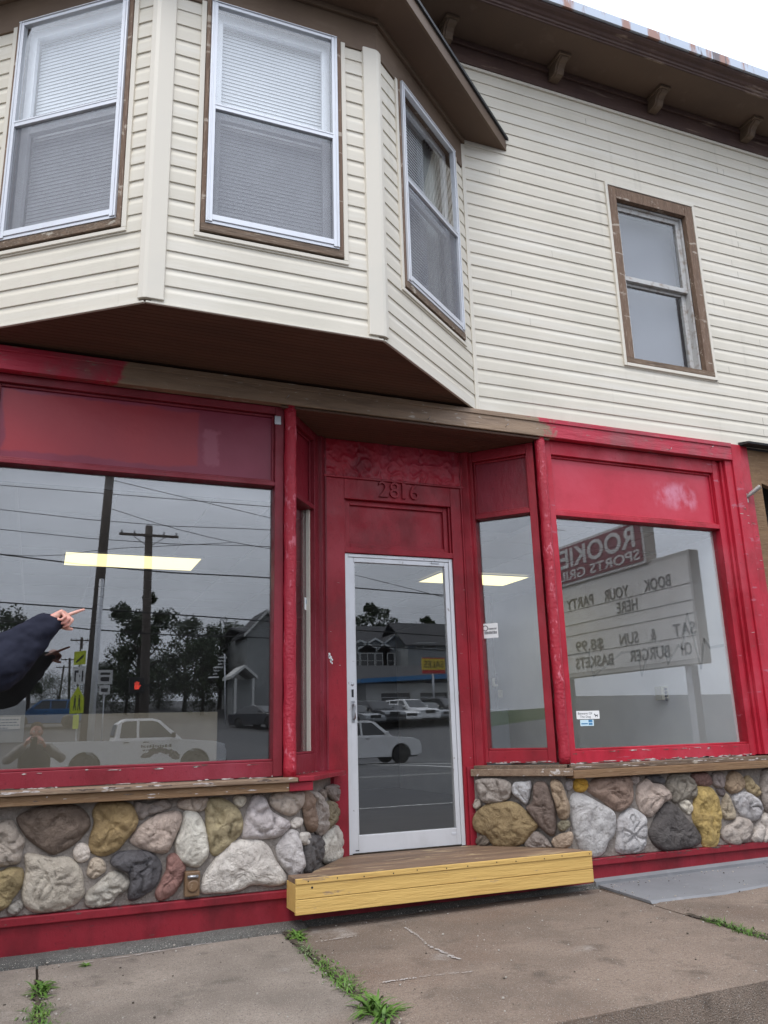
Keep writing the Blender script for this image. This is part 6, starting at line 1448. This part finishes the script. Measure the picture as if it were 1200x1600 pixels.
for k in range(n):
    for cc_, wd in ((0, 1), (1, 1)): pass
    p = c0.lerp(c1, k/n); q = c0.lerp(c1, (k+1)/n); w1 = .22+.12*math.sin(k*1.1); w2 = .22+.12*math.sin((k+1)*1.1); yk = .15*math.sin(k*.9); mb.quad(p+Vector((-w1, yk, 0)), p+Vector((w1, -yk, 0)), q+Vector((w2, -yk, 0)), q+Vector((-w2, yk, 0)), k % 2)
own(e, mb, 'banner', [M['paper'], M['black']], clean=False)

# ------------------------------------------------------------------ marquee sign beside the shop, seen mirrored in the right window
SX = 6.75
M['trimw_'] = patchy('off_white_sign_metal', (.55, .54, .51), (), rough=.5)
N0 = SX/.930-D; F0 = SX/.664-D      # distances from the wall of its near and far end
N0, F0 = -N0+.12, -F0+.12
def sgn(px, py): # a mirrored pixel on the sign plane x = SX
    p = PX(px, py, SX); return Vector((SX, .12-p.y, p.z))
SG = empty('marquee_sign', 'grill sign with maroon header and white letter panel, mirrored in the right window', 'sign', (SX, (N0+F0)/2, -1.2))
zt = sgn(1075, 866).z; zb_ = sgn(1094, 1025).z
rows_px = [(0, 0), (985, 515), (1000, 628), (1010, 715), (1035, 865), (1050, 1000)]
rz_ = [zt]+[sgn(850+a/4.286, 790+b_/4.286).z for a, b_ in rows_px[1:]]
zb_ = rz_[-1]-.03
mb = MB(); mb.box(SX, SX+.14, F0-.12, N0+.08, zb_-.06, zt+.06); own(SG, mb, 'cabinet', M['trimw_'], bevel=.01)
mb = MB(); mb.box(SX-.006, SX-.0005, F0-.05, N0+.05, zb_, zt); own(SG, mb, 'letter_panel', patchy('white_sign_panel', (.82, .81, .78), [((.7, .69, .66), 3, .5, .7, U, 1)], rough=.5))
mb = MB()
for z in rz_[1:-1]: mb.box(SX-.010, SX-.0065, F0-.05, N0+.05, z-.004, z+.004)
own(SG, mb, 'letter_rail', M['ink'])
lt = MB()
def row(txt, z, h, y0, y1): text_mb(lt, txt, (SX-.008, y0, z), (0, -1, 0), (0, 0, 1), h, .004, width=abs(y1-y0), bold=.008)
Lw = N0-F0
def at_(f): return N0-Lw*f
# reading starts at the end near the wall
hr = (rz_[1]-rz_[2])*.72
row('BOOK', rz_[1]+.02, hr, sgn(1047.9, 900).y, sgn(1005.9, 900).y)
row('YOUR', rz_[1]+.02, hr, sgn(980.7, 900).y, sgn(942.2, 900).y)
row('PARTY', rz_[1]+.02, hr, sgn(924.7, 900).y, sgn(882.7, 900).y)
row('HERE', rz_[2]+.02, hr, sgn(992.8, 900).y, sgn(959.7, 900).y)
row('SAT', rz_[4]+.02, hr, sgn(1078.2, 900).y, sgn(1043.2, 900).y)
row('&', rz_[4]+.02, hr, sgn(1016.1, 900).y, sgn(1007.7, 900).y)
row('SUN', rz_[4]+.02, hr, sgn(988.6, 900).y, sgn(959.7, 900).y)
row('$8.99', rz_[4]+.02, hr, sgn(934.0, 900).y, sgn(891.5, 900).y)
row('CH', rz_[5]+.02, hr, sgn(1068.2, 900).y, sgn(1052.5, 900).y)
row('BURGER', rz_[5]+.02, hr, sgn(1034.3, 900).y, sgn(972.5, 900).y)
row('BASKETS', rz_[5]+.02, hr, sgn(946.8, 900).y, sgn(889.2, 900).y)
own(SG, lt, 'panel_letters', M['ink'], clean=False)
def yh(px): return sgn(px, 900).y
hz0 = sgn(1013, 880).z; hz1 = sgn(985, 818).z+.02
mb = MB(); mb.box(SX-.03, SX+.14, yh(862), yh(1016), hz0, hz1); own(SG, mb, 'header', M['paper'], bevel=.01)
mb = MB(); mb.box(SX-.038, SX-.0305, yh(864), yh(1012), hz0+.04, hz1-.04); own(SG, mb, 'header_panel', patchy('maroon_sign_panel', (.27, .07, .085), (), rough=.5))
hh_ = hz1-hz0; lt = MB()
text_mb(lt, 'ROOKIES', (SX-.0385, yh(1002), hz0+hh_*.43), (0, -1, 0), (0, 0, 1), hh_*.44, .004, width=yh(1002)-yh(868), bold=.02)
text_mb(lt, 'SPORTS GRILL', (SX-.0385, yh(1008), hz0+hh_*.12), (0, -1, 0), (0, 0, 1), hh_*.22, .004, width=yh(1008)-yh(869), bold=.015); own(SG, lt, 'header_letters', M['paper'], clean=False)
mb = MB(); mb.box(SX+.09, SX+.19, N0-.3, N0-.2, -1.6, zb_-.06); own(SG, mb, 'post', M['alu']); mb = MB(); mb.box(SX+.09, SX+.19, F0+.2, F0+.3, -1.6, zb_-.06); own(SG, mb, 'post', M['alu'])

# ------------------------------------------------------------------ houses
M['clap'] = patchy('grey_clapboard', (.30, .31, .31), [((.25, .26, .26), 2, .4, .7, U, 1)], rough=.7); M['roofd'] = patchy('dark_shingle_roof', (.05, .05, .055), [((.08, .08, .08), 6, .4, .7, U, 1)], rough=.9)
M['trimw'] = patchy('white_house_trim', (.68, .68, .66), (), rough=.6); M['wallw'] = patchy('white_block_wall', (.60, .61, .60), [((.5, .5, .49), 1, .4, .7, U, 1)], rough=.7); M['roofb'] = patchy('blue_metal_roof', (.04, .19, .42), (), rough=.4)
def house(name, label, x0, x1, yf, depth, z0, ze, zr, wins, wall, gables=(), cat='house', door=None):
    """front faces the shop (+y side at yf)"""
    e = empty(name, label, cat, ((x0+x1)/2, yf-depth/2, z0))
    mb = MB(); mb.box(x0, x1, yf-depth, yf, z0-.5, ze); n = int((ze-z0)/.22)
    for k in range(n): mb.box(x0-.01, x1+.01, yf-.001, yf+.018, z0+.22*k, z0+.22*k+.02)
    own(e, mb, 'wall', wall)
    mb = MB(); ym = yf-depth/2; o_ = .4
    mb.prism([(x0-o_, yf+o_, ze-.02), (x0-o_, yf+o_, ze+.12), (x0-o_, ym, zr+.12), (x0-o_, yf-depth-o_, ze+.12), (x0-o_, yf-depth-o_, ze-.02), (x0-o_, ym, zr-.03)], (x1-x0+2*o_, 0, 0)); own(e, mb, 'roof', M['roofd'])
    for (xc, hw, gz) in gables:
        mb = MB(); mb.prism([(xc-hw, yf+.6, z0), (xc+hw, yf+.6, z0), (xc+hw, yf+.6, ze), (xc, yf+.6, gz), (xc-hw, yf+.6, ze)], (0, -depth/2, 0)); own(e, mb, 'gable_bay', wall)
        mb = MB(); d1 = Vector((hw+.25, 0, ze-gz-(.25*(gz-ze)/hw)))
        for sd_ in (-1, 1): mb.prism([(xc, yf+.85, gz+.02), (xc+sd_*(hw+.3), yf+.85, ze-.3*(gz-ze)/hw), (xc+sd_*(hw+.3), yf+.85, ze-.3*(gz-ze)/hw+.2), (xc, yf+.85, gz+.22)], (0, -depth/2, 0), 0)
        own(e, mb, 'gable_roof', M['roofd'])
        mb = MB()
        for sd_ in (-1, 1): mb.prism([(xc, yf+.9, gz-.05), (xc+sd_*(hw+.3), yf+.9, ze-.3*(gz-ze)/hw-.08), (xc+sd_*(hw+.3), yf+.9, ze-.3*(gz-ze)/hw+.17), (xc, yf+.9, gz+.19)], (0, -.045, 0))
        own(e, mb, 'barge_board', M['trimw'])
    for (xa, xb, za, zb2, pr) in wins:
        yy_ = yf+(.6 if pr else 0); mb = MB()
        for q in ((xa-.08, xa, za-.08, zb2+.08), (xb, xb+.08, za-.08, zb2+.08), (xa, xb, zb2, zb2+.08), (xa, xb, za-.08, za), (xa, xb, (za+zb2)/2-.02, (za+zb2)/2+.02)): mb.box(q[0], q[1], yy_, yy_+.05, q[2], q[3])
        w_ = own(e, mb, 'window', M['trimw']); mb = MB(); mb.box(xa, xb, yy_+.002, yy_+.02, za, zb2); o = mb.build('pane', M['glass_car'], None); o.parent = w_
    return e
def X_(px, Y): return PY(px, 1100, Y).x
def Z_(px, py, Y): return PY(px, py, Y).z
# townhouses behind the dealer (door reflection)
Y = 84; yf = .98-Y; z0 = T(yf); g1 = [(X_(561, Y), 1.9, Z_(561, 1003, Y)), (X_(585, Y), 1.9, Z_(585, 1000, Y)), (X_(616, Y), 2.1, Z_(616, 994, Y))]; ze = Z_(600, 1014, Y)
wn = []
for xc, hw, gz in g1:
    for q in (-.9, .1): wn.append((xc+q, xc+q+.75, ze-2.2, ze-.6, 1)); wn.append((xc+q, xc+q+.75, ze-4.9, ze-3.4, 1))
house('town_house', 'grey gabled townhouse row behind the dealer garage, mirrored in the door glass', X_(540, Y), X_(642, Y), yf, 11, z0, ze, ze+3.2, wn, M['clap'], g1)
Y = 80; yf = .98-Y; xa = X_(640, Y); ze2 = Z_(640, 1003, Y)
house('town_house', 'large grey house with three small square windows right of the gabled row', xa, xa+15, yf, 9, T(yf), Z_(680, 1010, Y), Z_(680, 968, Y), [(X_(px, Y)-.35, X_(px, Y)+.35, Z_(px, 1013, Y), Z_(px, 1005, Y), 0) for px in (659, 670, 680)], M['clap'])
# dealer garage
Y = 62; yf = .98-Y; z0 = T(yf); x0 = X_(572, Y); x1 = x0+19; e = empty('dealer_garage', 'low white garage with blue roof edge and two dark bays, mirrored in the door glass', 'garage', ((x0+x1)/2, yf-4, z0))
ze = Z_(600, 1068, Y); bays = [(X_(596, Y), X_(641, Y)), (X_(657, Y), X_(700, Y)), (X_(716, Y), X_(750, Y))]; zt_ = Z_(600, 1083, Y)
mb = MB(); xp = x0
for a, b_ in bays: mb.box(xp, a, yf-8, yf, z0-.3, ze); xp = b_; mb.box(a, b_, yf-8, yf, zt_, ze); mb.box(a, b_, yf-8, yf-4, z0-.3, zt_)
mb.box(xp, x1, yf-8, yf, z0-.3, ze); own(e, mb, 'wall', M['wallw'])
for a, b_ in bays:
    mb = MB(); mb.box(a+.02, b_-.02, yf-.3, yf-.25, z0, zt_-.02); own(e, mb, 'garage_door', M['glass_car'])
    mb = MB()
    for k in range(1, 4): mb.box(a, b_, yf-.25, yf-.2, z0+(zt_-z0)*k/4-.03, z0+(zt_-z0)*k/4+.03)
    own(e, mb, 'door_rail', M['alu'])
mb = MB(); mb.prism([(x0-.8, yf+1.0, ze+.0), (x1, yf+1.0, ze+.9), (x1, yf+1.0, ze+1.35), (x0-.8, yf+1.0, ze+.35)], (0, -9.5, 0)); own(e, mb, 'roof', M['roofb'])
Y = 72; yf = .98-Y; hb2 = house('long_low_building', 'long dark roofed building between the garage and the townhouses', X_(520, Y), X_(720, Y), yf, 9, T(yf), Z_(600, 1064, Y), Z_(600, 1036, Y), [], M['clap'], cat='building')
# sales sign
Y = 56; e = empty('sales_sign', 'yellow and red dealer sign reading SALES on a pole, mirrored in the door glass', 'sign', (X_(680, Y), .98-Y, T(.98-Y)))
xa, xb = X_(661, Y), X_(697, Y); za, zb2 = Z_(680, 1047, Y), Z_(680, 1028, Y); yq = .98-Y
mb = MB(); mb.tube([((xa+xb)/2, yq-.1, T(yq)-.2), ((xa+xb)/2, yq-.1, zb2)], .09, 10); own(e, mb, 'post', M['alu'])
mb = MB(); mb.box(xa, xb, yq, yq+.12, za, zb2); own(e, mb, 'panel', patchy('yellow_sign_panel', (.66, .48, .05), ()))
mb = MB(); mb.box(xa, xb, yq, yq+.121, za-.28, za-.001); mb.box(xa, xb, yq+.1205, yq+.124, zb2-.07, zb2); own(e, mb, 'red_band', patchy('red_sign_band', (.5, .03, .03), ()))
mb = MB(); text_mb(mb, 'SALES', (xb-.12, yq+.1205, za+(zb2-za)*.2), (-1, 0, 0), (0, 0, 1), (zb2-za)*.55, .01, width=(xb-xa)*.85); own(e, mb, 'letters', M['ink'], clean=False)
# three storey house at the right of the left window reflection
Y = 58; yf = .12-Y; z0 = T(yf); x0 = X_(384, Y); x1 = x0+6.6; ze = Z_(400, 990, Y)
wn = [(X_(px, Y), X_(px, Y)+.8, Z_(px, py, Y), Z_(px, py, Y)+1.3, 0) for px in (383, 401, 411) for py in (1015, 1052)]
wn = [(max(a, x0+.2), max(a, x0+.2)+.8, c, d, q) for a, b_, c, d, q in wn]
house('three_storey_house', 'pale grey three storey house at the right of the left window reflection', x0, x1, yf, 9, z0, ze, Z_(400, 972, Y), wn, M['clap'], [(x0+1.4, 1.5, ze+1.6)])
Y = 54; yf = .12-Y; e = empty('porch_shed', 'small gabled porch building with white trim in front of the three storey house', 'porch', (X_(385, Y), yf-1.5, T(yf)))
xa, xb = X_(362, Y), X_(402, Y); zz = Z_(380, 1060, Y); zp = Z_(380, 1050, Y)
mb = MB(); mb.box(xa+.3, xb-.2, yf-3, yf-1.2, T(yf)-.2, zz); own(e, mb, 'wall', M['clap'])
mb = MB(); mb.prism([(xa, yf, zz), ((xa+xb)/2, yf, zp+.3), (xb, yf, zz), (xb, yf, zz+.22), ((xa+xb)/2, yf, zp+.52), (xa, yf, zz+.22)], (0, -3.4, 0)); own(e, mb, 'roof', M['trimw'])
mb = MB(); mb.box(xa+.2, xa+.35, yf-.2, yf-.05, T(yf)-.1, zz+.02); own(e, mb, 'post', M['trimw']); mb = MB(); mb.box(xb-.35, xb-.2, yf-.2, yf-.05, T(yf)-.1, zz+.02); own(e, mb, 'post', M['trimw'])
# low white wall at the far left
Y = 44; q0 = VM(-60, 1112, Y); q1 = VM(41, 1094, Y); mb = MB(); mb.box(q0.x-20, q1.x, q1.y-.3, q1.y, T(q1.y)-.2, q1.z); o = mb.build('low_wall', M['wallw'], bevel=.02); tag(o, 'low pale wall at the far left beyond the street', 'wall')

# ------------------------------------------------------------------ trees
M['leaf'] = patchy('dark_green_leaf', (.030, .050, .018), [((.055, .085, .026), 1.2, .45, .7, U, 1), ((.018, .03, .012), 3.1, .5, .7, U, 2)], rough=.6)
M['bark'] = patchy('dark_bark', (.06, .048, .04), [((.035, .03, .025), 8, .4, .7, (1, 1, .3), 1)], rough=.95, bumps=((20, .02, .7, (1, 1, .3)),))
def tree(label, x, y, h, rx, seed, n=2600, z0=None, low=.25, sparse=0):
    rr = random.Random(seed); z0 = T(y) if z0 is None else z0
    e = empty('tree', label, 'tree', (x, y, z0), group='trees beyond the street')
    tr = MB(); tips = []; tr.tube([(x, y, z0-.3), (x+.1, y, z0+h*.2), (x-.05, y+.1, z0+h*.45), (x+.1, y, z0+h*.8)], [h*.028, h*.022, h*.016, h*.006], 10)
    for k in range(13):
        az = k*2.4+rr.uniform(-.3, .3); t = .22+.6*k/13; p = Vector((x, y, z0+h*t)); L_ = rx*(1.05-abs(t-.45))*rr.uniform(.6, 1); q = p+Vector((math.cos(az)*L_*.55, math.sin(az)*L_*.55, h*.10)); r2 = p+Vector((math.cos(az)*L_, math.sin(az)*L_, h*rr.uniform(.1, .22)))
        tr.tube([p, q, r2], [h*.010, h*.006, h*.002], 6); tips += [q, r2, (q+r2)/2]
    own(e, tr, 'trunk', M['bark'])
    mb = MB(); cl = []
    for k in range(60 if not sparse else 32):
        az = rr.uniform(0, 6.283); t = rr.uniform(low, 1); wr_ = math.sin(math.pi*min(1, max(.08, (t-low*.6)/(1.08-low*.6))))**.6*rx*rr.uniform(.25, 1.0)
        cl.append((Vector((x+math.cos(az)*wr_, y+math.sin(az)*wr_, z0+h*t)), rx*rr.uniform(.16, .34)))
    for i in range(int(n*2.1)):
        c, r_ = rr.choice(cl); v = Vector((rr.gauss(0, 1), rr.gauss(0, 1), rr.gauss(0, .8))); v = v.normalized()*r_*rr.uniform(.55, 1.12); p = c+v
        a = Vector((rr.gauss(0, 1), rr.gauss(0, 1), rr.gauss(0, 1))).normalized(); b_ = a.cross(Vector((rr.gauss(0, 1), rr.gauss(0, 1), rr.gauss(0, 1)))).normalized(); s_ = h*.0135*rr.uniform(.6, 1.4)
        mb.v += [tuple(p-a*s_), tuple(p+b_*s_*.6), tuple(p+a*s_), tuple(p-b_*s_*.6)]; k = len(mb.v); mb.f.append((k-4, k-3, k-2, k-1)); mb.mi.append(0); mb.sm.append(False)
    own(e, mb, 'crown', M['leaf'], clean=False); return e
def tpx(label, px, pytop, Y, rxpx, seed, **k):
    q = PY(px, pytop, Y); y = .12-Y; z0 = T(y); rx = rxpx/FPX*(Y+D)*1.05; return tree(label, q.x, y, q.z-z0, rx, seed, **k)
tpx('tall loose crowned tree behind the second wooden pole', 222, 938, 58, 52, 1, n=4200, sparse=1)
tpx('dense dark tree right of the second wooden pole', 292, 972, 64, 48, 2, n=4200)
tpx('dark round tree left of the three storey house', 345, 976, 66, 42, 3, n=3600)
tpx('dark tree low in the dense group beside the flag banner', 318, 1000, 60, 40, 4, n=3000, low=.1)
tpx('dark bushy tree below the tall loose one', 200, 1015, 62, 42, 5, n=3000, low=.08)
tpx('dark tree at the far left edge', 4, 962, 50, 42, 6, n=3600)
tpx('loose tree behind the pointing hand', 52, 966, 60, 34, 7, n=2600, sparse=1)
tpx('low bushy tree by the distant pole row', 92, 1055, 70, 30, 8, n=2400, low=.1)
tpx('low dark tree behind the blue car', 66, 1050, 76, 34, 9, n=2400, low=.08)
tpx('dark tree over the roofs, left of the two seen in the door glass', 590, 948, 105, 38, 10, n=4000)
tpx('smaller dark tree over the roofs, right of the two seen in the door glass', 668, 965, 108, 24, 11, n=2600)
tpx('dark tree behind the three storey house', 405, 985, 74, 40, 12, n=4200)
tpx('broad dark tree filling the gap left of the three storey house', 368, 1010, 70, 44, 13, n=6000, low=.08)
tpx('dark bushy tree low behind the walk signal', 250, 1030, 68, 46, 14, n=6000, low=.05)
tpx('dark bushy tree low left of the walk signal', 165, 1040, 66, 40, 15, n=5000, low=.05)
